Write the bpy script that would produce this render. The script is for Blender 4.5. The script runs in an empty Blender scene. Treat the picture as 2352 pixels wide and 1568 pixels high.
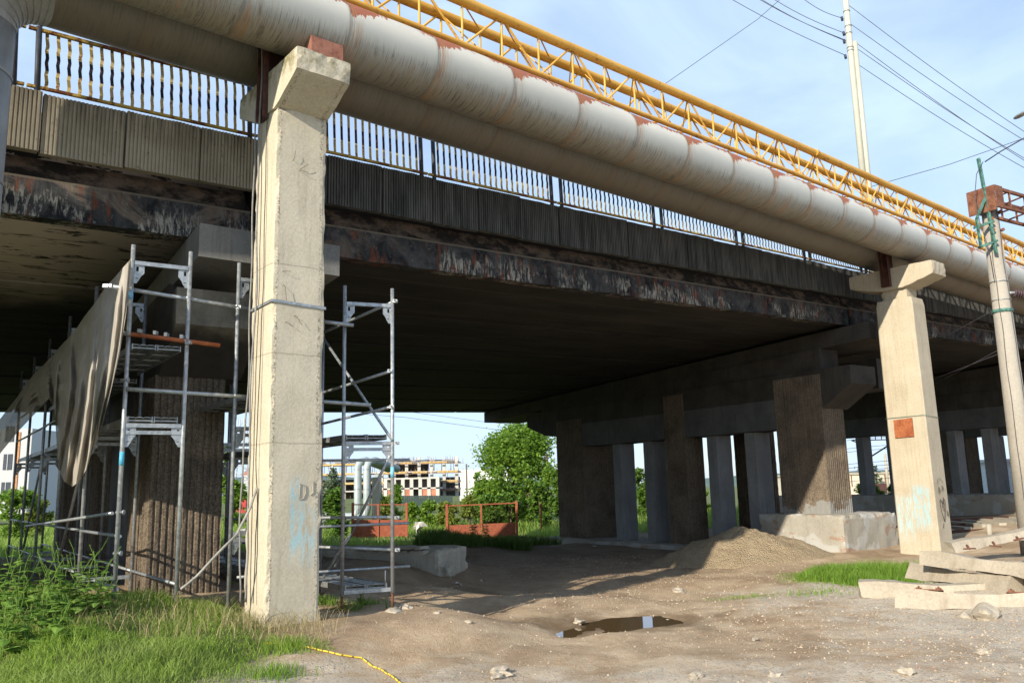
import bpy, math, random
from mathutils import Vector, Matrix, noise as mnoise
random.seed(7)
R = math.radians
sc = bpy.context.scene
col = sc.collection
# ------------------------------------------------------------------ camera
PITCH, ROLL = R(10.0), R(-1.5)
F0, CX, CY = 1898., 1176., 784.
EYE = Vector((0, 0, 1.6))
fw = Vector((0, math.cos(PITCH), math.sin(PITCH)))
up0 = Vector((0, -math.sin(PITCH), math.cos(PITCH)))
rt = Vector((1, 0, 0)) * math.cos(ROLL) + up0 * math.sin(ROLL)
up = up0 * math.cos(ROLL) - Vector((1, 0, 0)) * math.sin(ROLL)
cd = bpy.data.cameras.new('camera'); cam = bpy.data.objects.new('camera', cd); col.objects.link(cam)
cam.matrix_world = Matrix.Translation(EYE) @ Matrix((rt, up, -fw)).transposed().to_4x4()
cd.sensor_width = 36; cd.lens = 36 * F0 / 2352; cd.clip_end = 5000; cd.clip_start = .05
sc.camera = cam
# ------------------------------------------------------------------ light
SUN_EL = 24.5
SH_AZ = 33.5                       # shadows fall toward this azimuth (deg right of +Y)
w = bpy.data.worlds.new('World'); sc.world = w; w.use_nodes = True
nt = w.node_tree; nt.nodes.clear()
wo = nt.nodes.new('ShaderNodeOutputWorld'); bg = nt.nodes.new('ShaderNodeBackground')
sky = nt.nodes.new('ShaderNodeTexSky'); sky.sky_type = 'NISHITA'; sky.sun_disc = False
sky.sun_elevation = R(SUN_EL); sky.sun_rotation = R(180 + SH_AZ); sky.air_density = 1.0; sky.dust_density = .7; sky.ozone_density = 2.2
bg.inputs['Strength'].default_value = 0.125
tc = nt.nodes.new('ShaderNodeTexCoord'); mp = nt.nodes.new('ShaderNodeMapping'); mp.inputs['Scale'].default_value = (1.1, 1.1, 3.2); mp.inputs['Rotation'].default_value = (.2, .5, .7)
nz = nt.nodes.new('ShaderNodeTexNoise'); nz.inputs['Scale'].default_value = 1.7; nz.inputs['Detail'].default_value = 8; nz.inputs['Roughness'].default_value = .55; nz.inputs['Distortion'].default_value = .6
rp = nt.nodes.new('ShaderNodeValToRGB'); rp.color_ramp.elements[0].position = .40; rp.color_ramp.elements[0].color = (.5, .5, .5, 1); rp.color_ramp.elements[1].position = .68; rp.color_ramp.elements[1].color = (1, 1, 1, 1)
mx = nt.nodes.new('ShaderNodeMix'); mx.data_type = 'RGBA'
nt.links.new(tc.outputs['Generated'], mp.inputs['Vector']); nt.links.new(mp.outputs[0], nz.inputs['Vector']); nt.links.new(nz.outputs['Fac'], rp.inputs[0])
nt.links.new(rp.outputs[0], mx.inputs['Factor']); nt.links.new(sky.outputs[0], mx.inputs['A']); mx.inputs['B'].default_value = (4.4, 5.7, 7.6, 1)
hs = nt.nodes.new('ShaderNodeHueSaturation'); hs.inputs['Saturation'].default_value = 1.0; nt.links.new(mx.outputs['Result'], hs.inputs['Color']); nt.links.new(hs.outputs[0], bg.inputs['Color']); nt.links.new(bg.outputs[0], wo.inputs['Surface'])
sl = bpy.data.lights.new('sun', 'SUN'); sl.energy = 5.0; sl.angle = R(.6); sl.color = (1.0, .90, .74)
so = bpy.data.objects.new('sun', sl); col.objects.link(so)
sd = Vector((-math.sin(R(SH_AZ)) * math.cos(R(SUN_EL)), -math.cos(R(SH_AZ)) * math.cos(R(SUN_EL)), math.sin(R(SUN_EL))))
so.rotation_euler = sd.to_track_quat('Z', 'Y').to_euler(); so.location = (-20, -20, 30)
sc.view_settings.view_transform = 'Standard'; sc.view_settings.look = 'None'; sc.view_settings.exposure = 0.45; sc.view_settings.gamma = 1
sc.cycles.max_bounces = 6; sc.cycles.diffuse_bounces = 4; sc.cycles.use_denoising = True; sc.cycles.transparent_max_bounces = 12
# ------------------------------------------------------------------ survey helpers (photo measurements -> places)
def ray(x, y): return fw + rt * ((x - CX) / F0) - up * ((y - CY) / F0)
def PY(x, y, Y):
    d = ray(x, y); return EYE + d * (Y / d.y)
def PZ(x, y, z):
    d = ray(x, y); return EYE + d * ((z - EYE.z) / d.z)
AZ = R(50)
B = Vector((math.sin(AZ), math.cos(AZ), 0)); N = Vector((math.cos(AZ), -math.sin(AZ), 0)); Z = Vector((0, 0, 1))
P1 = Vector((-2.9, 10.8, 0))
def BF(u, v, z): return P1 + B * u + N * v + Z * z          # bridge frame: u along it, v toward the viewer
def PP(x, y, O, n):
    d = ray(x, y); return EYE + d * ((O - EYE).dot(n) / d.dot(n))
def PV(x, y, v): return PP(x, y, BF(0, v, 0), N)
MBR = Matrix.Translation(P1) @ Matrix.Rotation(R(40), 4, 'Z')  # local x=u, y=-v
def MF(loc, deg, tilt=0): return Matrix.Translation(Vector(loc)) @ Matrix.Rotation(R(deg), 4, 'Z') @ Matrix.Rotation(R(tilt), 4, 'Y')
SL = .0365
def up_(u): return SL * u
# ------------------------------------------------------------------ ground height
CTRL = [(-2.5, 10.6, .02), (-1.6, 11.4, .0), (-4.6, 9.8, .34), (-4.5, 8.6, .3), (-6.5, 10.5, .38), (-9, 12, .38), (-5.5, 13, .2), (-3.6, 9.2, .12), (-2.4, 8.9, -.08), (-5, 7.2, .05), (-4, 5, 0), (-10, 6, .1),
        (-1.2, 9, -.2), (0, 9, -.25), (1, 11, -.3), (0, 13.5, -.36), (1.5, 12.2, -.38), (.1, 18, -.55), (3, 17, -.5), (4, 21, -.55), (2, 28, -.6), (5, 28, -.6), (0, 6, -.15), (4, 7, -.2), (0, 0, 0), (6, 3, 0),
        (5, 12, -.28), (6.5, 16, -.36), (7, 19.5, -.42), (10.3, 21, -.36), (9.8, 17, .0), (8, 13, -.12), (11, 13, .1), (14, 20, .15), (18, 27, .05), (24, 30, 0), (-2.2, 15.6, -.12), (-1, 17, -.4), (-3.5, 17.5, .15),
        (-4, 21, .15), (-7, 17, .1), (-10, 20, .1), (-3, 27, -.25), (-1, 24, -.5), (-2, 37, -.85), (-2, 46, -1.12), (-10, 46, -1.0), (-12, 35, -.5), (8, 38, -.75), (0, 55, -1.15), (-25, 50, -.5), (25, 50, -.3), (-30, 20, .1), (30, 20, .1), (-20, 5, .1), (20, 5, .1)]
PUD = [(PZ(1430, 1421, -.36), .68, .5), (PZ(1500, 1418, -.36), .40, .42), (PZ(1375, 1425, -.36), .35, .3), (PZ(1302, 1450, -.36), .30, .55), (PZ(1335, 1436, -.36), .2, .22)]
def gz0(x, y):
    d0 = math.hypot(x, y)
    s = 0; t = 0
    for a, b, c in CTRL:
        q = (x - a) ** 2 + (y - b) ** 2 + .25
        k = 1 / (q * q); s += k * c; t += k
    z = s / t
    if d0 > 60:
        f = min(1, (d0 - 60) / 60); z = z * (1 - f) + (-.9) * f
    if d0 > 150: z -= (d0 - 150) * .012 if d0 < 350 else 2.4
    return z
def gz(x, y):
    z = gz0(x, y)
    d0 = math.hypot(x, y)
    if d0 < 60:
        z += .035 * mnoise.noise(Vector((x * .9, y * .9, 0))) + .016 * mnoise.noise(Vector((x * 3.1, y * 3.1, 3)))
        u_ = (x - 2.2) * .64 + (y - 12) * .77; tr_ = (x - 2.2) * .77 - (y - 12) * .64
        if d0 < 26: z -= .03 * (math.exp(-((tr_ + .8 + .15 * math.sin(u_)) / .22) ** 2) + math.exp(-((tr_ - .8 + .15 * math.sin(u_)) / .22) ** 2))
        if d0 < 24: z += .012 * mnoise.noise(Vector((x * 7, y * 7, 5)))
    dip = 0
    for p, a, b in PUD:
        q = ((x - p.x) / a) ** 2 + ((y - p.y) / b) ** 2
        if q < 9: dip = max(dip, math.exp(-q))
    return z - .10 * dip
# ------------------------------------------------------------------ mesh helper
class MB:
    def __init__(s, M=None): s.v = []; s.f = []; s.sm = []; s.M = M or Matrix.Identity(4)
    def add(s, vs, fs, smooth=False):
        b = len(s.v); s.v += [s.M @ Vector(q) for q in vs]
        for f in fs: s.f.append([b + i for i in f]); s.sm.append(smooth)
        return s
    def box(s, x0, x1, y0, y1, z0, z1):
        return s.add([(x0, y0, z0), (x1, y0, z0), (x1, y1, z0), (x0, y1, z0), (x0, y0, z1), (x1, y0, z1), (x1, y1, z1), (x0, y1, z1)],
                     [(3, 2, 1, 0), (4, 5, 6, 7), (0, 1, 5, 4), (1, 2, 6, 5), (2, 3, 7, 6), (3, 0, 4, 7)])
    def hexa(s, p): return s.add(p, [(3, 2, 1, 0), (4, 5, 6, 7), (0, 1, 5, 4), (1, 2, 6, 5), (2, 3, 7, 6), (3, 0, 4, 7)])
    def bar(s, a, b, wd, ht, upv=Z):
        a = Vector(a); b = Vector(b); d = (b - a).normalized()
        sx = d.cross(upv)
        if sx.length < 1e-4: sx = d.cross(Vector((1, 0, 0)))
        sx.normalize(); sz = sx.cross(d)
        x = sx * wd / 2; z = sz * ht / 2
        return s.hexa([a - x - z, b - x - z, b + x - z, a + x - z, a - x + z, b - x + z, b + x + z, a + x + z])
    def tube(s, a, b, r, n=10, r2=None, caps=True):
        return s.path([a, b], r, n, r2, caps)
    def path(s, pts, r, n=8, r2=None, caps=True):
        pts = [Vector(p) for p in pts]; m = len(pts); r2 = r if r2 is None else r2
        vs = []; ref = None
        for i, p in enumerate(pts):
            d = (pts[min(i + 1, m - 1)] - pts[max(i - 1, 0)]).normalized()
            if ref is None:
                ref = d.cross(Z)
                if ref.length < 1e-3: ref = d.cross(Vector((0, 1, 0)))
            ref = (ref - d * ref.dot(d)).normalized(); o = d.cross(ref)
            rr = r + (r2 - r) * i / max(1, m - 1)
            for k in range(n):
                t = 2 * math.pi * k / n; vs.append(p + (ref * math.cos(t) + o * math.sin(t)) * rr)
        fs = [(i * n + k, i * n + (k + 1) % n, (i + 1) * n + (k + 1) % n, (i + 1) * n + k) for i in range(m - 1) for k in range(n)]
        s.add(vs, fs, True)
        if caps: 
            b = len(s.v) - len(vs); s.f.append([b + k for k in range(n)][::-1]); s.f.append([b + (m - 1) * n + k for k in range(n)]); s.sm += [False, False]
        return s
    def prism(s, poly, h0, h1, ax='z'):
        n = len(poly)
        def g(p, h): return (p[0], p[1], h) if ax == 'z' else ((p[0], h, p[1]) if ax == 'y' else (h, p[0], p[1]))
        vs = [g(p, h0) for p in poly] + [g(p, h1) for p in poly]
        return s.add(vs, [tuple(range(n))[::-1], tuple(range(n, 2 * n))] + [(i, (i + 1) % n, n + (i + 1) % n, n + i) for i in range(n)])
    def grid(s, fn, nu, nv, smooth=True):
        vs = [fn(i / nu, j / nv) for j in range(nv + 1) for i in range(nu + 1)]
        return s.add(vs, [(j * (nu + 1) + i, j * (nu + 1) + i + 1, (j + 1) * (nu + 1) + i + 1, (j + 1) * (nu + 1) + i) for j in range(nv) for i in range(nu)], smooth)
    def rock(s, c, rx, ry, rz, seed=0, sub=2, amp=.25):
        import bmesh
        bm = bmesh.new(); bmesh.ops.create_icosphere(bm, subdivisions=sub, radius=1)
        vs = []
        a = seed * 1.7
        for q in bm.verts:
            k = 1 + amp * mnoise.noise(q.co * 1.3 + Vector((seed * 3.1, seed, 0))) * 1.6
            p = q.co * k; p = Vector((p.x * rx, p.y * ry, p.z * rz)); p.rotate(Matrix.Rotation(a, 3, 'Z')); vs.append(Vector(c) + p)
        fs = [[q.index for q in f.verts] for f in bm.faces]; bm.free()
        return s.add(vs, fs)
    def roughbox(s, x0, x1, y0, y1, z0, z1, st=.08, amp=.012, seed=0, chip=.03):
        """a cast-concrete block, its faces gridded and its arrises chipped"""
        dims = [(x0, x1), (y0, y1), (z0, z1)]
        lo = Vector((x0, y0, z0)); hi = Vector((x1, y1, z1)); c = (lo + hi) / 2
        for ax in range(3):
            a, b = [k for k in range(3) if k != ax]
            na = max(1, min(90, int((dims[a][1] - dims[a][0]) / st))); nb = max(1, min(90, int((dims[b][1] - dims[b][0]) / st)))
            for side in (0, 1):
                vs = []
                for j in range(nb + 1):
                    for i in range(na + 1):
                        p = [0, 0, 0]; p[ax] = dims[ax][side]; p[a] = dims[a][0] + (dims[a][1] - dims[a][0]) * i / na; p[b] = dims[b][0] + (dims[b][1] - dims[b][0]) * j / nb
                        p = Vector(p)
                        dn = Vector([(p[k] - dims[k][0] < 1e-6) * 1. - (dims[k][1] - p[k] < 1e-6) * 1. for k in range(3)])
                        e = sum(abs(q) for q in dn)
                        q = p * 3.1 + Vector((seed, seed * 2, 0))
                        am = amp * mnoise.noise(q)
                        if e >= 2: am = chip * max(0, mnoise.noise(p * 5.3 + Vector((seed, 0, 7))) * 1.5 + .28) + .004
                        vs.append(p + dn * am)
                fs = [(j * (na + 1) + i, j * (na + 1) + i + 1, (j + 1) * (na + 1) + i + 1, (j + 1) * (na + 1) + i) for j in range(nb) for i in range(na)]
                flip = (side == 0) ^ (ax == 1)
                s.add(vs, [f[::-1] for f in fs] if flip else fs)
        return s
def thing(name, label, cat, loc=(0, 0, 0), rotz=0, group=None, M=None):
    o = bpy.data.objects.new(name, None); col.objects.link(o); o.empty_display_size = .2
    if M is not None: o.matrix_world = M
    else: o.location = loc; o.rotation_euler = (0, 0, R(rotz))
    o['label'] = label; o['category'] = cat
    if group: o['group'] = group
    o['_m'] = 1; del o['_m']
    ROOTM[o.name] = M.copy() if M is not None else Matrix.Translation(Vector(loc)) @ Matrix.Rotation(R(rotz), 4, 'Z')
    return o
ROOTM = {}
def rootm(o):
    while o.parent: o = o.parent
    return ROOTM[o.name]
def part(name, mb, m, parent=None, label=None, M=None):
    me = bpy.data.meshes.new(name); inv = None
    if parent is not None: inv = rootm(parent).inverted()
    elif M is not None: inv = M.inverted()
    vs = [inv @ q for q in mb.v] if inv else mb.v
    me.from_pydata([tuple(q) for q in vs], [], mb.f); me.polygons.foreach_set('use_smooth', mb.sm); me.update()
    me.materials.append(m)
    o = bpy.data.objects.new(name, me); col.objects.link(o)
    if parent is not None: o.parent = parent
    elif M is not None: o.matrix_world = M; ROOTM[o.name] = M.copy()
    if label: o['label'] = label
    return o
def single(name, mb, m, label, cat, group=None, loc=None, M=None):
    if M is None:
        if loc is None:
            n = len(mb.v); loc = sum(mb.v, Vector()) / n; loc = Vector((loc.x, loc.y, min(q.z for q in mb.v)))
        M = Matrix.Translation(Vector(loc))
    o = part(name, mb, m, None, None, M); o['label'] = label; o['category'] = cat
    if group: o['group'] = group
    return o
def struct(name, mb, m, kind='structure', label=None):
    o = part(name, mb, m); o['kind'] = kind
    if label: o['label'] = label
    return o
def copytree(o, parent=None):
    c = o.copy(); col.objects.link(c); c.parent = parent
    for ch in o.children: copytree(ch, c)
    return c
# ------------------------------------------------------------------ materials
class NT:
    def __init__(s, name):
        s.m = bpy.data.materials.new(name); s.m.use_nodes = True; s.t = s.m.node_tree; s.b = s.t.nodes['Principled BSDF']
        s.tc = s.t.nodes.new('ShaderNodeTexCoord'); s.co = s.tc.outputs['Object']
    def lk(s, a, b): s.t.links.new(a, b)
    def n(s, k): return s.t.nodes.new(k)
    def setin(s, inp, v):
        if hasattr(v, 'is_output') or isinstance(v, bpy.types.NodeSocket): s.lk(v, inp)
        elif isinstance(v, (tuple, list)) and len(v) == 3 and inp.type == 'RGBA': inp.default_value = (*v, 1)
        else: inp.default_value = v
    def map(s, sc=(1, 1, 1), loc=(0, 0, 0), co=None):
        q = s.n('ShaderNodeMapping'); s.lk(co or s.co, q.inputs[0]); q.inputs['Scale'].default_value = sc; q.inputs['Location'].default_value = loc; return q.outputs[0]
    def noise(s, scale=5, det=4, ro=.55, co=None, dist=0):
        q = s.n('ShaderNodeTexNoise'); q.inputs['Scale'].default_value = scale; q.inputs['Detail'].default_value = det; q.inputs['Roughness'].default_value = ro; q.inputs['Distortion'].default_value = dist
        s.lk(co or s.co, q.inputs['Vector']); return q.outputs['Fac']
    def vor(s, scale=5, co=None, feat='F1', out='Distance'):
        q = s.n('ShaderNodeTexVoronoi'); q.feature = feat; q.inputs['Scale'].default_value = scale; s.lk(co or s.co, q.inputs['Vector']); return q.outputs[out]
    def ramp(s, f, *st):
        q = s.n('ShaderNodeValToRGB'); s.lk(f, q.inputs[0]); e = q.color_ramp.elements
        while len(e) < len(st): e.new(.5)
        for i, (p, c) in enumerate(st):
            e[i].position = p; e[i].color = (c, c, c, 1) if isinstance(c, (int, float)) else (*c, 1)
        return q.outputs[0]
    def mix(s, f, a, b, mode='MIX'):
        q = s.n('ShaderNodeMix'); q.data_type = 'RGBA'; q.blend_type = mode; q.clamp_factor = True
        s.setin(q.inputs['Factor'], f); s.setin(q.inputs['A'], a); s.setin(q.inputs['B'], b); return q.outputs['Result']
    def math(s, op, a, b=0, c=0):
        q = s.n('ShaderNodeMath'); q.operation = op
        for i, v in enumerate((a, b, c)): s.setin(q.inputs[i], v)
        return q.outputs[0]
    def xyz(s, co=None):
        q = s.n('ShaderNodeSeparateXYZ'); s.lk(co or s.co, q.inputs[0]); return q.outputs
    def isl(s):
        return s.n('ShaderNodeNewGeometry').outputs['Random Per Island']
    def sstep(s, v, a, b):
        q = s.n('ShaderNodeMapRange'); q.interpolation_type = 'SMOOTHSTEP'; s.setin(q.inputs['Value'], v); q.inputs['From Min'].default_value = a; q.inputs['From Max'].default_value = b; return q.outputs['Result']
    def bump(s, h, st=.3, d=.02):
        q = s.n('ShaderNodeBump'); q.inputs['Strength'].default_value = st; q.inputs['Distance'].default_value = d; s.lk(h, q.inputs['Height']); s.lk(q.outputs[0], s.b.inputs['Normal']); return q
    def out(s, c, ro=.85, me=0, sp=.3):
        s.setin(s.b.inputs['Base Color'], c); s.setin(s.b.inputs['Roughness'], ro); s.setin(s.b.inputs['Metallic'], me); s.b.inputs['Specular IOR Level'].default_value = sp; return s.m
def concrete(name, a, b, stain=(.12, .10, .08), sst=.5, ribs=0, pit=1, streak=(.2, .9), extra=None):
    m = NT(name)
    big = m.noise(1.1, 6, .6); c = m.mix(m.ramp(big, (.35, 0), (.65, 1)), a, b)
    fine = m.noise(28, 5, .7); c = m.mix(.25, c, m.ramp(fine, (.3, tuple(k * .55 for k in a)), (.7, tuple(min(1, k * 1.35) for k in b))))
    st = m.noise(2.6, 6, .65, m.map((3.2, 3.2, .28)), .3)
    c = m.mix(m.math('MULTIPLY', m.ramp(st, (.52, 0), (.78, 1)), sst), c, stain)
    pits = m.vor(38, m.map((1, 1, 1))); pm = m.math('MULTIPLY', m.ramp(pits, (.06, 1), (.16, 0)), m.ramp(m.noise(3.3, 3), (.5, 0), (.62, 1)))
    c = m.mix(m.math('MULTIPLY', pm, .7 * pit), c, tuple(k * .3 for k in a))
    if extra: c = extra(m, c)
    h = m.math('ADD', m.math('MULTIPLY', fine, .5), m.math('MULTIPLY', pm, -1.2)); h = m.math('ADD', h, m.math('MULTIPLY', big, 1.))
    m.bump(h, .55, .015)
    return m.out(c, .92)
def bluepaint(x0, x1, z0, z1, axis=1, colr=(.28, .5, .58)):
    def fn(m, c):
        X = m.xyz(); h = X[axis]
        nn = m.noise(7, 5, .7, m.map((2.5, 2.5, .5)))
        k = m.math('MULTIPLY', m.sstep(h, x0 - .03, x0 + .06), m.math('SUBTRACT', 1, m.sstep(h, x1 - .06, x1 + .03)))
        k2 = m.math('MULTIPLY', m.sstep(X[2], z0 - .25, z0 + .2), m.math('SUBTRACT', 1, m.sstep(X[2], z1 - .1, z1 + .12)))
        k = m.math('MULTIPLY', k, k2); k = m.math('MULTIPLY', k, m.ramp(nn, (.42, 0), (.56, .75)))
        return m.mix(k, c, colr)
    return fn
def rusty(name, a=(.13, .05, .03), b=(.26, .12, .07), c2=(.07, .035, .025)):
    m = NT(name); n1 = m.noise(6, 6, .65); c = m.mix(m.ramp(n1, (.35, 0), (.65, 1)), a, b)
    c = m.mix(m.ramp(m.noise(17, 5, .7), (.5, 0), (.7, .8)), c, c2); m.bump(m.noise(60, 4, .7), .4, .005); return m.out(c, .85, .15)
M = {}
def p1x(m, c):
    c = bluepaint(-.17, .05, .85, 1.75, 0)(m, c); c = bluepaint(.0, .2, .8, 1.4, 0, (.36, .52, .56))(m, c)
    j = m.xyz()[2]
    for zz in (2.22, 4.52, 3.35):
        d = m.math('ABSOLUTE', m.math('SUBTRACT', m.math('ADD', j, m.math('MULTIPLY', m.noise(3, 3), .05)), zz + .025))
        c = m.mix(m.math('MULTIPLY', m.math('SUBTRACT', 1, m.sstep(d, .003, .012)), .38), c, (.1, .08, .06))
    X_ = m.xyz(); pn = m.noise(34, 4, .75); wob = m.math('MULTIPLY', m.noise(2, 3), .06)
    for cx_ in (-.40, .20):
        dd = m.math('ABSOLUTE', m.math('SUBTRACT', m.math('ADD', X_[0], wob), cx_ + .03)); c = m.mix(m.math('MULTIPLY', m.math('MULTIPLY', m.sstep(dd, .035, .008), m.ramp(pn, (.5, 0), (.56, 1))), m.ramp(m.noise(1.3, 3, .6, m.map((0, 0, 1))), (.42, .15), (.52, .8))), c, (.13, .105, .075))
    mo = m.math('MULTIPLY', m.sstep(j, 6.85, 7.15), m.ramp(m.noise(5, 5, .7), (.42, 0), (.6, .8)))
    c = m.mix(mo, c, (.15, .13, .05))
    return c
def p2x(m, c):
    c = bluepaint(-.42, .05, .35, 1.35, 1)(m, c); c = bluepaint(.05, .5, .1, 1.1, 1, (.36, .52, .55))(m, c)
    st = m.noise(2.2, 5, .6, m.map((5, 5, .18), (3, 1, 0)))
    c = m.mix(m.ramp(st, (.58, 0), (.74, .4)), c, (.36, .21, .11))
    b = m.noise(1, 3, .5, m.map((9, 9, .12))); c = m.mix(m.ramp(b, (.5, 0), (.525, .16), (.55, 0)), c, (.2, .15, .1))
    return c
M['conc_p1'] = concrete('concrete_pillar_beige', (.46, .415, .315), (.55, .50, .39), (.24, .20, .145), .45, extra=p1x)
M['conc_p2'] = concrete('concrete_pillar_cream', (.39, .34, .25), (.48, .43, .33), (.22, .17, .11), .35, extra=p2x)
M['conc_old'] = concrete('concrete_weathered', (.33, .30, .24), (.44, .40, .32), (.12, .11, .09), .5)
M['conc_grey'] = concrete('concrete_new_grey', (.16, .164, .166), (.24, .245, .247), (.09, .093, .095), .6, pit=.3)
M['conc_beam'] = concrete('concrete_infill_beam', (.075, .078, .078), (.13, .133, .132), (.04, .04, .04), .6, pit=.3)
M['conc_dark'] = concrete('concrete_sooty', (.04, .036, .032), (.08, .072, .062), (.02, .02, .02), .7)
M['conc_cap'] = concrete('concrete_cap_grey', (.14, .14, .135), (.22, .215, .20), (.05, .045, .04), .6)
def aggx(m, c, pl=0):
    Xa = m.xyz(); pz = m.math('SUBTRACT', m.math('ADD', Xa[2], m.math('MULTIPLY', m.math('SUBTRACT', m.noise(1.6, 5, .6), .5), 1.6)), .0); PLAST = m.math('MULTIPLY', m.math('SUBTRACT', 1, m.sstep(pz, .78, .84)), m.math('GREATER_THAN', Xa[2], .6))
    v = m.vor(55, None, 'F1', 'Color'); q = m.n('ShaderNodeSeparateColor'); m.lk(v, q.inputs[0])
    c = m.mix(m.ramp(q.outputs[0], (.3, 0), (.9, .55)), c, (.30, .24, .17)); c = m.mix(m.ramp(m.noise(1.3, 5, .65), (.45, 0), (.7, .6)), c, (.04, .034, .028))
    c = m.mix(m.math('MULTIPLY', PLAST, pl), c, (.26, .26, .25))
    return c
M['conc_agg'] = concrete('concrete_exposed_aggregate', (.085, .067, .05), (.13, .10, .073), (.028, .024, .02), .6, extra=aggx)  # base colour darkened to stand in for shade on the pier columns
M['conc_aggp'] = concrete('concrete_aggregate_plastered_foot', (.10, .08, .06), (.15, .118, .086), (.035, .03, .024), .6, extra=lambda m, c: aggx(m, c, .8))  # same shade-darkened base, a little paler, plastered at the foot
def lcx(m, c):
    X = m.xyz(); return m.mix(m.sstep(m.math('ADD', X[1], m.math('MULTIPLY', m.noise(2, 4), .8)), -.75, -.3), c, m.mix(m.noise(3, 5), (.03, .027, .023), (.09, .078, .062)))
M['conc_capL'] = concrete('concrete_cap_spalled', (.20, .18, .14), (.30, .27, .21), (.08, .07, .055), .6, pit=2, extra=lcx)
def blockx(m, c):
    k = m.ramp(m.noise(1.3, 4, .55, m.map((1, 1, 1), (4, 2, 0)), .5), (.5, 0), (.54, .8)); c = m.mix(k, c, (.42, .42, .40))
    k = m.ramp(m.noise(2.1, 5, .6, m.map((1, 1, 2), (9, 2, 0)), .4), (.58, 0), (.64, .7)); return m.mix(k, c, (.30, .17, .10))
M['conc_block'] = concrete('concrete_patched_base', (.30, .28, .235), (.38, .355, .30), (.15, .14, .12), .4, extra=blockx)
# bridge edge girder: soot, rust and lime runs
def mk_girder():
    m = NT('girder_soot_rust_lime'); X = m.xyz()
    hz_ = m.math('SUBTRACT', X[2], m.math('MULTIPLY', X[0], SL))      # height above the girder's own line
    base = m.mix(m.ramp(m.noise(2.4, 7, .68, None, .5), (.38, 0), (.68, 1)), (.016, .018, .02), (.085, .085, .085))
    tan = m.math('MULTIPLY', m.ramp(m.noise(.9, 7, .7, m.map((1, 1, 1.3), (2, 0, 0)), .7), (.5, 0), (.57, 1)), m.sstep(X[0], 5, -2)); c = m.mix(m.math('MULTIPLY', tan, .7), base, (.21, .165, .125))
    pk = m.noise(11, 5, .75); c = m.mix(m.ramp(pk, (.62, 0), (.66, .6)), c, (.22, .21, .19))
    ru = m.noise(4.2, 5, .68, m.map((2.0, 2.0, .42)), .3)
    c = m.mix(m.math('MULTIPLY', m.ramp(ru, (.53, 0), (.60, .8)), m.ramp(m.noise(1.1, 2, .5, m.map((1, 1, 1), (11, 0, 0))), (.42, 0), (.55, 1))), c, (.16, .055, .03))
    wl = m.noise(6.5, 7, .8, m.map((2.6, 2.6, .55), (5, 0, 0)), .5)
    am = m.ramp(m.noise(.8, 4, .6, m.map((1, 1, 1), (0.4, 0, 0))), (.53, 0), (.57, 1))
    low = m.math('SUBTRACT', 1, m.sstep(hz_, 5.45, 5.85))
    c = m.mix(m.math('MULTIPLY', m.math('MULTIPLY', m.ramp(wl, (.50, 0), (.545, .85)), am), low), c, (.36, .345, .30))
    lip = m.math('MULTIPLY', m.sstep(hz_, 5.81, 5.83), .8); c = m.mix(lip, c, (.16, .135, .10)); l2 = m.sstep(hz_, 5.866, 5.872); c = m.mix(l2, c, m.mix(m.ramp(m.noise(4, 6, .7, m.map((.6, 1, 1))), (.45, 0), (.62, 1)), (.022, .018, .014), (.13, .09, .062)))
    m.bump(m.math('ADD', m.noise(9, 6, .7), m.ramp(wl, (.47, 0), (.53, .5))), .6, .02)
    return m.out(c, .97, 0, .12)
M['girder'] = mk_girder()
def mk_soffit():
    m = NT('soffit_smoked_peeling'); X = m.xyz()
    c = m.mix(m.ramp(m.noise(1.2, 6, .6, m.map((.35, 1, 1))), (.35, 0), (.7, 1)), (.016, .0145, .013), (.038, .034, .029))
    le = m.math('SUBTRACT', 1, m.sstep(X[0], -3.2, .6))
    n1 = m.noise(2.3, 8, .74, m.map((.5, 1.9, 1)), .35); far = m.sstep(m.math('ADD', X[1], m.math('MULTIPLY', m.noise(.6, 4), 4)), 9, 6)
    k = m.math('MULTIPLY', m.math('MULTIPLY', m.ramp(n1, (.425, 0), (.45, 1)), le), far)
    c = m.mix(k, c, m.mix(m.noise(.9, 4), (.70, .57, .50), (.44, .37, .33)))
    w_ = m.math('FRACT', m.math('MULTIPLY', X[1], 1 / 1.03)); g = m.math('SUBTRACT', 1, m.sstep(m.math('ABSOLUTE', m.math('SUBTRACT', w_, .5)), .0, .02))
    c = m.mix(m.math('MULTIPLY', g, .8), c, (.10, .07, .05))
    m.bump(m.math('ADD', m.noise(6, 6, .7, m.map((.3, 1, 1))), m.math('MULTIPLY', k, -.4)), .5, .02)
    return m.out(c, .9)
M['soffit'] = mk_soffit()
def mk_panel():
    m = NT('parapet_panel_concrete'); X = m.xyz()
    c = m.mix(m.ramp(m.noise(1.8, 6, .6), (.35, 0), (.65, 1)), (.25, .215, .155), (.34, .30, .225))
    d = m.mix(m.ramp(m.noise(3.0, 6, .65, m.map((3, 3, .35))), (.38, 0), (.72, 1)), (.035, .038, .037), (.13, .13, .12))
    soot = m.sstep(m.math('ADD', X[0], m.math('MULTIPLY', m.noise(1.5, 4), .6)), .35, .9); c = m.mix(soot, c, d)
    h = m.math('SUBTRACT', X[2], m.math('MULTIPLY', X[0], SL))
    c = m.mix(m.math('MULTIPLY', m.math('MULTIPLY', m.sstep(h, 6.45, 7.0), m.ramp(m.noise(4, 5, .7, m.map((3, 3, .3))), (.4, 0), (.65, 1))), .7), c, (.05, .045, .04))
    k = m.ramp(m.noise(16, 3, .6), (.66, 0), (.69, .6)); c = m.mix(k, c, (.12, .05, .03))
    m.bump(m.noise(40, 5, .7), .4, .01); return m.out(c, .92)
M['panel'] = mk_panel()
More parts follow.
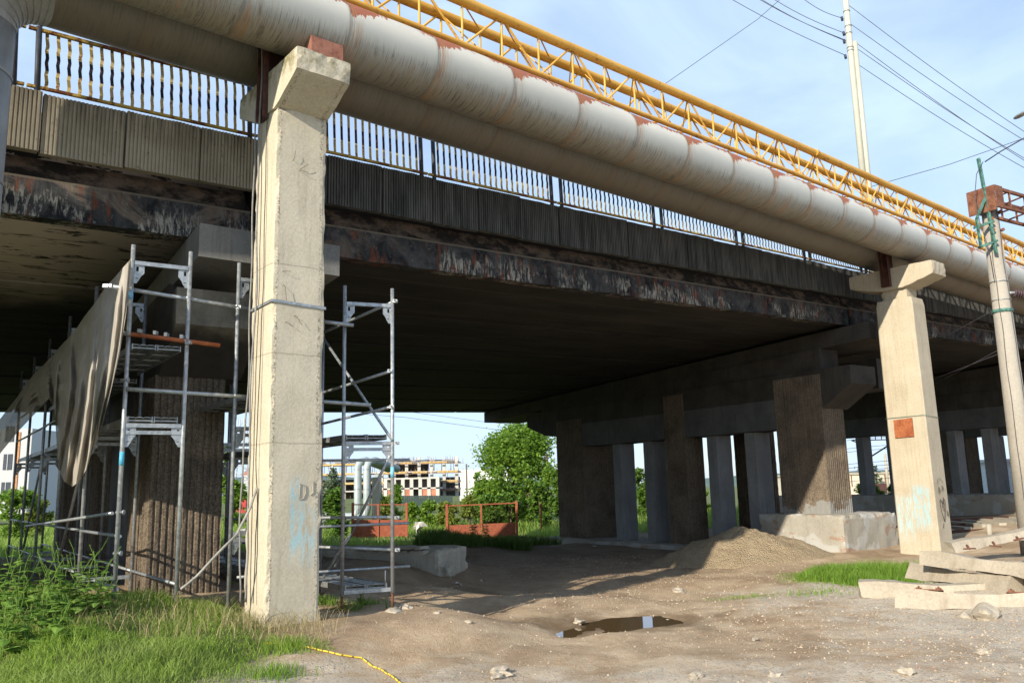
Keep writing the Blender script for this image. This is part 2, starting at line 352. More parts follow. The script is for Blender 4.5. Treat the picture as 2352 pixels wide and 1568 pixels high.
def mk_pipe(name, period, ph, zc, heavy=0):
    m = NT(name); X = m.xyz()
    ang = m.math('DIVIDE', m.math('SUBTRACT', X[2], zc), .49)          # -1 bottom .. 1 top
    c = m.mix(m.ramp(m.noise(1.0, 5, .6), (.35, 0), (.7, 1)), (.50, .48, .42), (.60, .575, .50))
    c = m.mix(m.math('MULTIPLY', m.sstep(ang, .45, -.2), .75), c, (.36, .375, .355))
    seg = m.noise(1, 0, 0, m.map((.69, 0, 0), (0, 0, 0)))
    st = m.noise(2.6, 6, .8, m.map((15, .9, .7)), .18)
    mod = m.ramp(m.noise(1.3, 3, .6, m.map((1.2, 1, 1), (3, 3, 0))), (.35, .35), (.65, 1))
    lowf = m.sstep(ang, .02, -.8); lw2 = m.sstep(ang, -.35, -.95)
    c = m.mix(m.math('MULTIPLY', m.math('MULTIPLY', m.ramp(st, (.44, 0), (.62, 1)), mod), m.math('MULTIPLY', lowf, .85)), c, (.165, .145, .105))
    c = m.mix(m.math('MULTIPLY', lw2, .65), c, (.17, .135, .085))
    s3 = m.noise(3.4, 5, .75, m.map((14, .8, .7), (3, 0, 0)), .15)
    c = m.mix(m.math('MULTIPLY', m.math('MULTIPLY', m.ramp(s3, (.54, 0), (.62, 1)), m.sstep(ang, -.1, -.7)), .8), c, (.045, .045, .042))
    c = m.mix(m.math('MULTIPLY', m.ramp(m.noise(1.7, 4, .6, m.map((3, .5, .5), (9, 0, 0))), (.60, 0), (.70, 1)), m.math('MULTIPLY', lowf, .6)), c, (.33, .19, .09))
    fr = m.math('FRACT', m.math('DIVIDE', m.math('SUBTRACT', X[0], ph), period))
    nn = m.noise(3.5, 5, .7, m.map((3.2, .8, .8)))
    ln = m.noise(.8, 2, .5, m.map((1, 0, 0), (7, 0, 0)))
    edge = m.math('ADD', m.math('SUBTRACT', ang, m.math('MULTIPLY', fr, 1.3)), m.math('MULTIPLY', m.math('SUBTRACT', nn, .5), .9))
    r1 = m.math('MULTIPLY', m.sstep(edge, .10 - .25 * heavy, .13 - .25 * heavy), m.sstep(ang, .1 - heavy * .5, .15 - heavy * .5))
    r2 = m.math('MULTIPLY', m.sstep(m.math('ADD', ang, m.math('MULTIPLY', m.math('SUBTRACT', nn, .5), .9)), .58 - .2 * heavy, .61 - .2 * heavy), m.ramp(ln, (.45, 0), (.5, 1)))
    ru = m.math('MAXIMUM', r1, r2)
    c = m.mix(ru, c, m.mix(m.noise(14, 4), (.23, .07, .035), (.36, .13, .075)))
    seam = m.math('MAXIMUM', m.sstep(fr, .985, .995), m.sstep(fr, .02, .008)); c = m.mix(m.math('MULTIPLY', seam, .55), c, (.15, .135, .11))
    drip = m.math('MULTIPLY', m.math('MULTIPLY', m.sstep(fr, .2, .03), m.ramp(m.noise(7, 3, .6, m.map((6, .4, .4))), (.45, 0), (.6, .75))), m.sstep(ang, 1, .2)); c = m.mix(drip, c, (.32, .17, .07))
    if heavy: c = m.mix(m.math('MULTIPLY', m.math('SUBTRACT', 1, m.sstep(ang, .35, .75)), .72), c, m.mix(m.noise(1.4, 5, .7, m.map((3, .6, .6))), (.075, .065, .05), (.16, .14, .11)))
    r = m.math('ADD', m.math('MULTIPLY', ru, .35), .5); m.bump(st, .12, .004)
    return m.out(c, r, 0, .4)
M['pipe1'] = mk_pipe('pipe_cladding_pale', 1.45, .31, 7.91)
M['pipe2'] = mk_pipe('pipe_cladding_dull', 1.45, .9, 7.9, .3)
def mk_yellow():
    m = NT('yellow_gas_paint'); c = m.mix(m.ramp(m.noise(1.5, 5, .6), (.35, 0), (.65, 1)), (.58, .30, .03), (.68, .39, .07))
    c = m.mix(m.ramp(m.noise(9, 5, .75, m.map((.5, 1, 1))), (.57, 0), (.67, .8)), c, (.17, .08, .03))
    return m.out(c, .5, 0, .4)
M['yellow'] = mk_yellow()
def mk_galv(name='galvanised_steel', a=(.27, .295, .31), b=(.42, .445, .46)):
    m = NT(name); v = m.vor(22, None, 'F1', 'Color'); q = m.n('ShaderNodeSeparateColor'); m.lk(v, q.inputs[0])
    c = m.mix(q.outputs[0], a, b); c = m.mix(m.ramp(m.noise(9, 5, .7), (.62, 0), (.7, .7)), c, (.55, .52, .45)); c = m.mix(m.ramp(m.noise(13, 4, .7), (.68, 0), (.72, .7)), c, (.2, .1, .05))
    return m.out(c, m.ramp(m.noise(20, 3), (.3, .32), (.7, .6)), .55, .5)
M['galv'] = mk_galv(); M['rust'] = rusty('rusty_steel'); M['rust_o'] = rusty('rust_orange', (.27, .075, .03), (.42, .15, .06), (.15, .05, .03)); M['rust_d'] = rusty('rust_dark', (.06, .028, .02), (.12, .05, .035), (.04, .02, .015))
def plain(name, c, ro=.7, me=0, var=.25, sc_=8):
    m = NT(name); k = m.mix(m.ramp(m.noise(sc_, 5, .65), (.35, 0), (.65, 1)), tuple(q * (1 - var) for q in c), tuple(min(1, q * (1 + var)) for q in c)); m.bump(m.noise(sc_ * 6, 3), .2, .004); return m.out(k, ro, me)
def mk_rail():
    m = NT('railing_yellow_black_rust'); X = m.xyz()
    f = m.math('FRACT', m.math('MULTIPLY', m.math('ADD', X[2], .06), 1 / .50)); bl = m.math('GREATER_THAN', m.math('ABSOLUTE', m.math('SUBTRACT', f, .5)), .21)
    f2 = m.math('MULTIPLY', m.math('SUBTRACT', 1, m.sstep(m.math('ABSOLUTE', m.math('SUBTRACT', X[2], .45)), .115, .125)), 1)
    c = m.mix(m.ramp(m.noise(8, 5, .7), (.45, 0), (.6, .8)), (.55, .42, .14), (.42, .33, .18)); c = m.mix(f2, c, (.014, .013, .02))
    c = m.mix(m.ramp(m.noise(9, 6, .75, m.map((1, 1, 1), (2, 5, 1))), (.53, 0), (.6, .9)), c, (.16, .045, .02)); return m.out(c, .7, .1)
M['railb'] = mk_rail()
def mk_rail2():
    m = NT('railing_rail_rust_yellow'); c = m.mix(m.ramp(m.noise(4, 6, .7), (.47, 0), (.55, 1)), (.48, .34, .08), (.16, .055, .025)); return m.out(c, .75, .1)
M['railr'] = mk_rail2()
M['post'] = plain('railing_post_dark', (.05, .055, .07), .6, .3)
def mk_ground():
    m = NT('ground_dirt_gravel'); X = m.xyz(); P = m.co
    big = m.noise(.35, 6, .6); mid = m.noise(1.7, 7, .65, None, .3); fine = m.noise(14, 6, .7); peb = m.vor(26); pebc = m.vor(26, None, 'F1', 'Color')
    c = m.mix(m.ramp(mid, (.35, 0), (.65, 1)), (.36, .245, .145), (.56, .43, .285))
    c = m.mix(m.ramp(fine, (.35, 0), (.72, .6)), c, (.60, .48, .34))
    tk_ = m.noise(.8, 4, .6, m.map((1, .45, 1), (2, 7, 0)), .5); c = m.mix(m.ramp(tk_, (.42, 0), (.62, .55)), c, (.20, .125, .07))
    # pale gravel toward the sleepers and the lower edge
    gr = m.math('ADD', m.sstep(X[0], 1.5, 6.5), m.math('MULTIPLY', m.math('SUBTRACT', mid, .5), 2.2)); gr = m.math('MULTIPLY', gr, m.math('SUBTRACT', 1, m.sstep(X[1], 15, 18.5)))
    gr2 = m.math('ADD', m.math('SUBTRACT', 1, m.sstep(X[1], 7.6, 10.5)), m.math('MULTIPLY', m.math('SUBTRACT', mid, .5), 2.5)); gr = m.math('MAXIMUM', gr, m.math('MULTIPLY', gr2, .8))
    q = m.n('ShaderNodeSeparateColor'); m.lk(pebc, q.inputs[0])
    pc = m.mix(q.outputs[0], (.27, .24, .20), (.58, .55, .49))
    pm = m.math('MULTIPLY', m.math('SUBTRACT', 1, m.sstep(peb, .25, .42)), m.sstep(gr, .25, .8)); pm = m.math('MULTIPLY', pm, m.ramp(q.outputs[1], (.35, 0), (.5, 1)))
    c = m.mix(m.math('MULTIPLY', m.sstep(gr, .2, 1.0), .65), c, (.62, .56, .46)); c = m.mix(pm, c, pc)
    sp = m.noise(38, 4, .75); c = m.mix(m.ramp(sp, (.60, 0), (.70, .4)), c, (.64, .53, .38)); c = m.mix(m.ramp(sp, (.30, .5), (.40, 0)), c, (.17, .11, .065))
    vv2 = m.vor(60); c = m.mix(m.math('MULTIPLY', m.ramp(vv2, (.12, .5), (.3, 0)), m.ramp(m.noise(2.2, 4, .6, m.map((1, 1, 1), (5, 5, 0))), (.45, 0), (.6, 1))), c, (.60, .50, .37))
    # darker brown soil under the bridge, damp soil round the puddle
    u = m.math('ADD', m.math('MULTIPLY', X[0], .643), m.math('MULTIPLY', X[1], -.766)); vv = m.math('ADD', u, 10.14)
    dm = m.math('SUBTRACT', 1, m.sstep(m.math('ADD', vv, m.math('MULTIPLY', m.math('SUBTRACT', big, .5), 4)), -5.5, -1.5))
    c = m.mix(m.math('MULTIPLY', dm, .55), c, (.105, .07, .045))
    pq = PZ(1430, 1428, -.36); vx = m.math('DIVIDE', m.math('SUBTRACT', X[0], pq.x), 2.3); vy = m.math('DIVIDE', m.math('SUBTRACT', X[1], pq.y), 1.1)
    pd = m.math('SQRT', m.math('ADD', m.math('MULTIPLY', vx, vx), m.math('MULTIPLY', vy, vy))); wet = m.math('SUBTRACT', 1, m.sstep(m.math('ADD', pd, m.math('MULTIPLY', m.math('SUBTRACT', mid, .5), 1.4)), .35, 1.1)); c = m.mix(m.math('MULTIPLY', wet, .7), c, (.115, .072, .035))
    # grass-covered earth
    gl = m.sstep(m.math('ADD', m.math('ADD', m.math('MULTIPLY', X[0], -1), m.math('MULTIPLY', m.math('SUBTRACT', mid, .5), 1.6)), m.math('MULTIPLY', X[1], -.05)), 2.0, 2.5); gl = m.math('MULTIPLY', gl, m.math('SUBTRACT', 1, m.sstep(X[1], 10.6, 11.4)))
    gf = m.sstep(m.math('ADD', vv, m.math('MULTIPLY', m.math('SUBTRACT', mid, .5), 5)), -15.5, -18)
    c = m.mix(m.math('MAXIMUM', gl, gf), c, m.mix(fine, (.075, .10, .025), (.15, .17, .05)))
    h = m.math('ADD', m.math('MULTIPLY', fine, .5), m.math('MULTIPLY', pm, .6)); h = m.math('ADD', h, m.math('MULTIPLY', m.noise(60, 4, .7), .4)); m.bump(h, 1.0, .045)
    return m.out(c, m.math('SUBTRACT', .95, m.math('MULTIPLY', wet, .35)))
M['ground'] = mk_ground()
def leafmat(name, a, b, tr=.35, yl=None):
    m = NT(name); i = m.isl(); c = m.mix(i, a, b)
    if yl: c = m.mix(m.ramp(m.noise(.9, 3), (.45, 0), (.6, 1)), c, yl)
    m.out(c, .55, 0, .3)
    t = m.n('ShaderNodeBsdfTranslucent'); m.lk(c, t.inputs[0]); s_ = m.n('ShaderNodeMixShader'); s_.inputs[0].default_value = tr
    o = m.t.nodes['Material Output']; m.lk(m.b.outputs[0], s_.inputs[1]); m.lk(t.outputs[0], s_.inputs[2]); m.lk(s_.outputs[0], o.inputs[0]); return m.m
M['grass'] = leafmat('grass_blades', (.16, .29, .03), (.35, .48, .09), .5, (.30, .40, .10))
M['grass_g'] = leafmat('grass_fresh', (.12, .24, .02), (.24, .38, .06), .4)
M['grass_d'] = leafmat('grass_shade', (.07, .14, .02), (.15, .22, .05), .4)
M['weed'] = leafmat('weed_leaves', (.14, .27, .04), (.27, .42, .09), .45)
M['leaf_a'] = leafmat('tree_leaves_bright', (.12, .23, .02), (.25, .39, .06), .45)
M['leaf_b'] = leafmat('shrub_leaves_dark', (.08, .17, .02), (.17, .29, .05), .4)
M['leaf_c'] = leafmat('far_leaves_hazy', (.11, .16, .09), (.17, .22, .13), .3)
M['leaf_y'] = leafmat('shrub_leaves_yellowish', (.16, .22, .03), (.26, .32, .06), .4)
M['bark'] = plain('bark', (.14, .11, .08), .9)
# ------------------------------------------------------------------ ground, puddle
def build_ground():
    mb = MB()
    xs = []; 
    def ax(lo, hi, near0, near1, fine, far):
        out = []; x = near0
        while x < near1: out.append(x); x += fine
        s_ = fine; x = near1
        while x < hi: out.append(x); s_ *= 1.12; x += s_
        out.append(hi); s_ = fine; x = near0
        while x > lo: s_ *= 1.12; x -= s_; out.insert(0, x)
        return out
    xs = ax(-1500, 1500, -8, 11, .085, 0); ys = ax(-60, 3000, 6.2, 24, .085, 0)
    nx = len(xs); vs = [(x, y, gz(x, y)) for y in ys for x in xs]
    fs = [(j * nx + i, j * nx + i + 1, (j + 1) * nx + i + 1, (j + 1) * nx + i) for j in range(len(ys) - 1) for i in range(nx - 1)]
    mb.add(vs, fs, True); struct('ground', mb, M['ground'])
build_ground()
m = NT('puddle_water'); m.out((.10, .065, .03), .03, 0, .5); m.bump(m.noise(8, 2), .03, .004); M['water'] = m.m
pc = PZ(1420, 1428, -.36); zw = gz0(pc.x, pc.y) - .032
struct('puddle_water', MB().box(pc.x - 1.7, pc.x + 1.5, pc.y - 1.9, pc.y + 1.2, zw - .2, zw), M['water'])
# ------------------------------------------------------------------ the bridge
U0, U1 = -22, 78
WN, WF = 1.68, 21.3          # near and far edge, metres behind the pillars' line
XF = .045                    # crossfall
def bx(u, wv, z): return (u, wv, z + SL * u - XF * max(0, wv - 1.68))
bridge = thing('concrete_bridge', 'long concrete road bridge with ribbed parapet, crossing above the dirt track on old piers', 'bridge', M=MBR)
spans = [(-22, .02), (.14, 17.98), (18.1, 35.9), (36.02, 53.9), (54, 78)]
for a, b in spans:
    mb = MB(MBR); n = max(2, int((b - a) / 1.)); 
    def gp(s_, t_, a=a, b=b):     # front face, slightly uneven lower edge
        u = a + (b - a) * s_; z = 5.32 + .53 * t_
        e = (.02 * mnoise.noise(Vector((u * 2.1, 0, 0))) + .012 * mnoise.noise(Vector((u * 7, 1, 0)))) if t_ < .01 else 0
        return bx(u, 1.66 + .012 * mnoise.noise(Vector((u * 3, t_ * 2, 0))), z + e)
    mb.grid(gp, int((b - a) / .12), 6, False)
    prof = [(1.66, 5.85), (1.78, 5.87), (1.84, 6.0), (1.9, 6.2)]
    for k in range(3):
        (w0, z0), (w1, z1) = prof[k], prof[k + 1]
        mb.add([bx(a, w0, z0), bx(b, w0, z0), bx(b, w1, z1), bx(a, w1, z1)], [(0, 1, 2, 3)])
    mb.add([bx(a, 1.66, 5.32), bx(b, 1.66, 5.32), bx(b, 1.95, 5.34), bx(a, 1.95, 5.34)], [(3, 2, 1, 0)])
    for q in (a, b): mb.add([bx(q, 1.66, 5.32), bx(q, 1.95, 5.32), bx(q, 1.95, 6.2), bx(q, 1.66, 5.85)], [(0, 1, 2, 3)])
    part('edge_girder', mb, M['girder'], bridge)
    mb = MB(MBR)
    # soffit of butted planks with shallow steps
    wv = 1.95; k = 0
    while wv < WF:
        w2 = min(WF, wv + 1.03); dz = .012 * ((k * 7) % 3)
        z0 = 5.34 + dz
        mb.hexa([bx(a, wv, z0), bx(b, wv, z0), bx(b, w2 - .02, z0), bx(a, w2 - .02, z0), bx(a, wv, 6.75), bx(b, wv, 6.75), bx(b, w2 - .02, 6.75), bx(a, w2 - .02, 6.75)])
        wv = w2; k += 1
    part('deck_slab', mb, M['soffit'], bridge)
mb = MB(MBR); mb.hexa([bx(U0, 1.9, 6.76), bx(U1, 1.9, 6.76), bx(U1, WF + .3, 6.76), bx(U0, WF + .3, 6.76), bx(U0, 1.9, 6.86), bx(U1, 1.9, 6.86), bx(U1, WF + .3, 6.86), bx(U0, WF + .3, 6.86)])
part('road_surface', mb, plain('asphalt', (.05, .05, .05), .9), bridge)
# parapet panels, ribbed
u = -13.16; k = 0
while u < 74:
    mb = MB(MBR); wdt = 1.03 * (2 if k % 1 else 1) - .022; nr = 20; pts = []
    dz = .012 * math.sin(k * 2.3); dw = .008 * math.cos(k * 3.1)
    for i in range(nr):
        a0 = u + wdt * (i) / nr; d = .018
        pts += [(a0, 1.52 + dw), (a0 + wdt / nr * .55, 1.52 + dw), (a0 + wdt / nr * .62, 1.52 + d + dw), (a0 + wdt / nr * .93, 1.52 + d + dw)]
    pts += [(u + wdt, 1.52 + dw), (u + wdt, 1.64), (u, 1.64)]
    n = len(pts)
    vs = [(p[0], p[1], 6.15 + dz + SL * p[0]) for p in pts]
    # slightly broken top edge
    vs += [(p[0], p[1], 6.975 + dz + SL * p[0] + .014 * mnoise.noise(Vector((p[0] * 4, 0, 2)))) for p in pts]
    mb.add(vs, [tuple(range(n)), tuple(range(n, 2 * n))[::-1]] + [(i, n + i, n + (i + 1) % n, (i + 1) % n) for i in range(n)])
    part('parapet_panel', mb, M['panel'], bridge)
    u += 1.03; k += 1
# ------------------------------------------------------------------ railing sections
tilt = math.degrees(math.atan(SL))
def rail_section(u0, lbl):
    Mx = MBR @ Matrix.Translation(Vector((u0, 1.58, 6.99 + SL * u0))) @ Matrix.Rotation(-R(tilt), 4, 'Y')
    r = thing('railing_section', lbl, 'railing', M=Mx, group='railing sections along the bridge edge'); return r, Mx
def build_rail(r, Mx):
    L = 3.13
    for x in (.12, L - .12): part('post', MB(Mx).tube((x, 0, -.1), (x, 0, .92), .038, 10), M['post'], r)
    part('top_rail', MB(Mx).box(0, L, -.025, .025, .86, .90), M['railr'], r); part('bottom_rail', MB(Mx).box(0, L, -.025, .025, .05, .085), M['railr'], r)
    n = 21
    for i in range(n):
        x = .22 + (L - .44) * i / (n - 1); mb = MB(Mx); zz = [.085 + (.775) * j / 9 for j in range(10)]
        vs = []
        for j, z in enumerate(zz):
            o = (.012 if j % 2 else -.004) * (1 if 0 < j < 9 else 0); yy = (.014 if j % 2 else -.014)
            vs += [(x - .021 + o, yy, z), (x + .021 + o, yy, z), (x + .021 + o, yy + .008, z), (x - .021 + o, yy + .008, z)]
        fs = []
        for j in range(9):
            a = j * 4
            for q in range(4): fs.append((a + q, a + (q + 1) % 4, a + 4 + (q + 1) % 4, a + 4 + q))
        mb.add(vs, fs); part('baluster', mb, M['railb'], r)
RL = ['yellow and black railing section left of the near pillar, below the pipe elbow', 'railing section partly hidden by the near concrete pillar', 'railing section just right of the near pillar',
      'second railing section right of the near pillar, over the blackened parapet', 'third railing section right of the near pillar, over the blackened parapet', 'fourth railing section right of the near pillar, half under the pipes',
      'fifth railing section right of the near pillar, a low sliver of bars under the pipes', 'last short strip of railing showing before the far pillar']
r0, M0 = rail_section(-6.22, 'leftmost railing section, at the picture edge behind the vertical pipe'); build_rail(r0, M0)
for i in range(8):
    u0 = -3.06 + 3.16 * i
    c = copytree(r0); c.matrix_world = MBR @ Matrix.Translation(Vector((u0, 1.58, 6.99 + SL * u0))) @ Matrix.Rotation(-R(tilt), 4, 'Y'); c['label'] = RL[i]
# ------------------------------------------------------------------ piers
def ribcol(x0, x1, y0, y1, z0, z1, Mx, d=.016, sp=.09):
    pts = []
    def edge(p, q):
        L = math.hypot(q[0] - p[0], q[1] - p[1]); n = max(1, int(L / sp)); nx_, ny_ = (q[1] - p[1]) / L, -(q[0] - p[0]) / L
        for i in range(n):
            for f, o in ((.0, 0), (.5, 0), (.6, -d), (.9, -d)):
                t = (i + f) / n; o2 = o + random.uniform(-.004, .004); pts.append((p[0] + (q[0] - p[0]) * t + nx_ * o2, p[1] + (q[1] - p[1]) * t + ny_ * o2))
    edge((x0, y0), (x1, y0)); edge((x1, y0), (x1, y1)); edge((x1, y1), (x0, y1)); edge((x0, y1), (x0, y0))
    mb = MB(Mx); nz_ = max(2, int((z1 - z0) / .12)); n = len(pts); vs = []
    for j in range(nz_ + 1):
        z = z0 + (z1 - z0) * j / nz_
        for p in pts:
            k = .011 * mnoise.noise(Vector((p[0] * 12, p[1] * 12, z * 9))); vs.append((p[0] * (1 + k), p[1] + k * .8, z))
    mb.add(vs, [(j * n + i, j * n + (i + 1) % n, (j + 1) * n + (i + 1) % n, (j + 1) * n + i) for j in range(nz_) for i in range(n)] + [tuple(range(nz_ * n, nz_ * n + n))])
    return mb
PSK = 34
def pier(u0, v0, name_lbl, zt, zb, cap_dz, infill=True, block=None, cols=(0, 5.5, 11.1), light=False, patched=False, rear=False):
    """local origin = near column's front-left corner, x across, y away along the bent"""
    org = BF(u0, v0, 0); Mx = MF(org, PSK)
    root = thing('bridge_pier', name_lbl, 'pier', M=Mx, group='concrete piers carrying the bridge')
    CW, CL = 1.12, 1.65
    for i, y in enumerate(cols):
        w1 = ((0, 1.02), (0, .87), (0, 1.6))[i]
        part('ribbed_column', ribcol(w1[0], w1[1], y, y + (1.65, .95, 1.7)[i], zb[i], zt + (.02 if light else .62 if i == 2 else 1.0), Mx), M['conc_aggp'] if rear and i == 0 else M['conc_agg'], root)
    # lower cap with haunched ends
    ye = cols[-1] + CL
    prof = [(-1.0, zt + .62), (-1.0, zt + 1.14), (ye + 2.2, zt + 1.1), (ye + 2.2, zt + .55), (ye + .9, zt + .1), (ye, zt), (0, zt)]
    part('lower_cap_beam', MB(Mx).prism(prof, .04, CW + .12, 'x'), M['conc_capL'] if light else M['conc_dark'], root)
    # wall under bearing shelf
    def bz(y, z): return z + SL * u0 - .038 * max(0, y + 1.5)
    mb = MB(Mx); x0, x1 = .12, CW - .12
    mb.hexa([(x0, .0, zt + 1.1), (x1, .0, zt + 1.1), (x1, ye + 1.2, zt + 1.06), (x0, ye + 1.2, zt + 1.06), (x0, .0, bz(0, 4.84 + cap_dz)), (x1, .0, bz(0, 4.84 + cap_dz)), (x1, ye + 1.2, max(zt + 1.09, bz(ye + 1.2, 4.84 + cap_dz))), (x0, ye + 1.2, max(zt + 1.09, bz(ye + 1.2, 4.84 + cap_dz)))])
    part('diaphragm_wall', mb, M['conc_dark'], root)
    y0, y1 = -1.62, 18.7; x0, x1 = .17, 2.25
    mb = MB(Mx); q = .47
    mb.hexa([(x0, y0, bz(y0, 4.82 + cap_dz)), (x1, y0 + .12, bz(y0, 4.82 + cap_dz)), (x1, y1, bz(y1, 4.82 + cap_dz)), (x0, y1, bz(y1, 4.82 + cap_dz)), (x0, y0, bz(y0, 4.82 + q + cap_dz)), (x1, y0 + .12, bz(y0, 4.82 + q + cap_dz)), (x1, y1, bz(y1, 4.82 + q + cap_dz)), (x0, y1, bz(y1, 4.82 + q + cap_dz))])
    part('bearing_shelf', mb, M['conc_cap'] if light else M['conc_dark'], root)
    if infill:
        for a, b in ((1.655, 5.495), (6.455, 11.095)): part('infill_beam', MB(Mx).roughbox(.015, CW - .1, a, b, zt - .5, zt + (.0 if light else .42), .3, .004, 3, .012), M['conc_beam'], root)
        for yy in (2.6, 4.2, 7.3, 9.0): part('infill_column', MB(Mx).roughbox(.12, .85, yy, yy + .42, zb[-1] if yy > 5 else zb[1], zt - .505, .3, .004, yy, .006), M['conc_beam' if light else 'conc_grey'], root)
    if rear:
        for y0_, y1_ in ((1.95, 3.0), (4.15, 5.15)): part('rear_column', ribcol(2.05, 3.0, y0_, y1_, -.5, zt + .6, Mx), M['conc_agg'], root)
        part('rear_beam', MB(Mx).box(2.0, 3.05, -.6, 13, zt + .61, zt + 1.5), M['conc_dark'], root)
    if block:
        x0, x1, y0, y1, z0, z1 = block
        mb = MB(Mx); mb.roughbox(x0, x1, y0, y1, z0, z1, .12, .02, u0, .05); part('footing_block', mb, M['conc_block'], root)
        mb = MB(Mx).roughbox(-.45, 1.9, y1 + .01, cols[-1] + 2.6, -1.6, zb[-1], .25, .02, 3, .04); part('footing_strip', mb, M['conc_block'], root)
    return root, Mx
pL = pier(-.98, -2.55, 'dark bridge pier behind the left scaffold, its ribbed column brown and stained', 3.36, (.0, .0, -.5), 0.03, infill=True, block=(-.5, 1.7, -.25, 3.2, -.9, .12), light=True)
pR = pier(17.45, -2.45, 'bridge pier left of the far pillar, with grey infill columns and soil at its foot', 3.62, (.62, -.44, -.44), -.02, block=(-.55, 1.95, -.75, 2.1, -1.1, .63), rear=True)
pF = pier(35.6, -2.3, 'dark bridge pier on a low wall behind the rail tracks, right of far pillar', 4.2, (.75, .7, .4), 0.0, block=(-.5, 1.9, -1.2, 15, -1.1, .75))
pG = pier(53.4, -2.3, 'remotest dark bridge pier at the right, seen past the other piers', 4.6, (.6, .6, .4), 0.0, block=(-.5, 1.9, -.9, 3, -1.3, .6))
M['saddle'] = rusty('saddle_red_oxide', (.26, .11, .075), (.36, .17, .12), (.15, .06, .04))
# ------------------------------------------------------------------ pipe-carrying pillars
PG = 'pillars carrying the heating pipes'
p1 = thing('pipe_support_pillar', 'tall beige concrete pillar in the foreground with a faded blue paint smear and cables down its edge', 'pillar', M=MBR, group=PG)
mb = MB(MBR); mb.roughbox(-.45, .27, -.33, .33, -.5, 6.68, .05, .007, 2, .02); part('column', mb, M['conc_p1'], p1)
def capmb(Mx, u0, u1, ya, yb, zt, th, zc, yc0, yc1):
    prof = [(ya, zt - th), (ya, zt), (yb, zt), (yb, zt - th), (yc1, zc), (yc0, zc)]
    mb = MB(Mx); n = 9
    # gridded sides for worn edges
    ring = []
    for i in range(len(prof)):
        a, b = prof[i], prof[(i + 1) % len(prof)]; k = max(1, int(math.hypot(a[0] - b[0], a[1] - b[1]) / .08))
        for q in range(k): ring.append((a[0] + (b[0] - a[0]) * q / k, a[1] + (b[1] - a[1]) * q / k, q == 0))
    cx_, cz_ = sum(p[0] for p in ring) / len(ring), sum(p[1] for p in ring) / len(ring)
    m_ = len(ring); vs = []
    for j in range(n + 1):
        x = u0 + (u1 - u0) * j / n
        for (y, z, c_) in ring:
            k = .012 * mnoise.noise(Vector((x * 6, y * 6, z * 6)))
            if j in (0, n): k += .03 * max(0, mnoise.noise(Vector((x * 9, y * 9, z * 9))) + .25)
            if c_: k += .02 * max(0, mnoise.noise(Vector((x * 11, y * 5, z * 5))) + .4)
            vs.append((x, y + (cx_ - y) * k, z + (cz_ - z) * k * 2))
    mb.add(vs, [(j * m_ + i, (j + 1) * m_ + i, (j + 1) * m_ + (i + 1) % m_, j * m_ + (i + 1) % m_) for j in range(n) for i in range(m_)] + [tuple(range(m_)), tuple(range(n * m_, n * m_ + m_))[::-1]])
    return mb
part('cap', capmb(MBR, -.47, .29, -.95, .95, 7.25, .3, 6.66, -.33, .33), M['conc_p1'], p1)
mb = MB(MBR)
for yy in (-.79, -.05):
    mb.box(-.2, .26, yy - .007, yy + .007, 7.262, 7.56)
for uu in (-.2, .25): mb.prism([(-.783, 7.262), (-.057, 7.262), (-.057, 7.57), (-.18, 7.47), (-.3, 7.425), (-.42, 7.41), (-.54, 7.425), (-.66, 7.47), (-.783, 7.57)], uu - .006, uu + .006, 'x')
mb.box(-.24, .3, -.83, -.02, 7.25, 7.262); part('saddle', mb, M['saddle'], p1)
mb = MB(MBR)
mb.box(-.472, -.46, -.05, .17, 6.6, 7.9).box(-.54, -.472, -.05, -.037, 6.6, 7.9).box(-.54, -.472, .157, .17, 6.6, 7.9)
mb.box(-.50, -.05, .03, .13, 7.255, 8.68); part('steel_post', mb, M['rust_d'], p1)
# cables and strap on the pillar
def wave(pts, amp, seed, n=60):
    out = []
    for i in range(n + 1):
        t = i / n * (len(pts) - 1); k = min(int(t), len(pts) - 2); f = t - k; p = Vector(pts[k]).lerp(Vector(pts[k + 1]), f)
        p += Vector((mnoise.noise(Vector((t * 1.7, seed, 0))), mnoise.noise(Vector((t * 1.7, seed, 9))), 0)) * amp; out.append(p)
    return out
for i, (du, lab, r_, dark) in enumerate(((-.50, 'thick grey cable hanging down the left edge of the near pillar', .014, 0), (-.52, 'grey cable beside the thicker one on the near pillar, slack toward its foot', .011, 0), (-.475, 'thin black wire running down the corner of the near pillar', .006, 1))):
    y_ = (.12, .22, -.06)[i]
    pts = [BF(du, -y_, 7.7), BF(du, -y_, 6.2), BF(du, -y_ + .02, 4.3), BF(du - .02, -y_, 2.4), BF(du - .05 * (i == 1), -y_, 1.2), BF(du - .02, -y_ + .03, .3)]
    single('cable', MB().path(wave(pts, .035, i * 5), r_, 6), plain('cable_%d' % i, (.22, .22, .21) if not dark else (.04, .035, .03), .6), lab, 'cable', 'cables down the near pillar')
mb = MB(MBR); z = 4.0
pts = [(-.47, .36, z), (-.47, -.345, z + .02), (.285, -.345, z), (.285, .36, z - .02)]
for a, b in ((0, 1), (1, 2), (2, 3)): mb.bar(pts[a], pts[b], .006, .035)
part('steel_strap', mb, M['galv'], p1)
mb = MB(MBR)
for k, (x, z_, dx, dz_) in enumerate(((-.22, 5.95, .02, .13), (-.12, 5.86, .11, .07), (-.13, 5.84, .12, -.02), (-.33, 4.42, .1, .0), (-.31, 4.25, .03, -.22), (-.16, 3.86, .10, -.12), (-.27, 3.76, .09, -.06))):
    mb.path([(x, -.325, z_), (x + dx * .3, -.365, z_ + dz_ * .2), (x + dx * .7, -.375, z_ + dz_ * .8), (x + dx, -.37, z_ + dz_)], .0028, 5)
part('bent_rebar_ties', mb, M['rust_d'], p1)
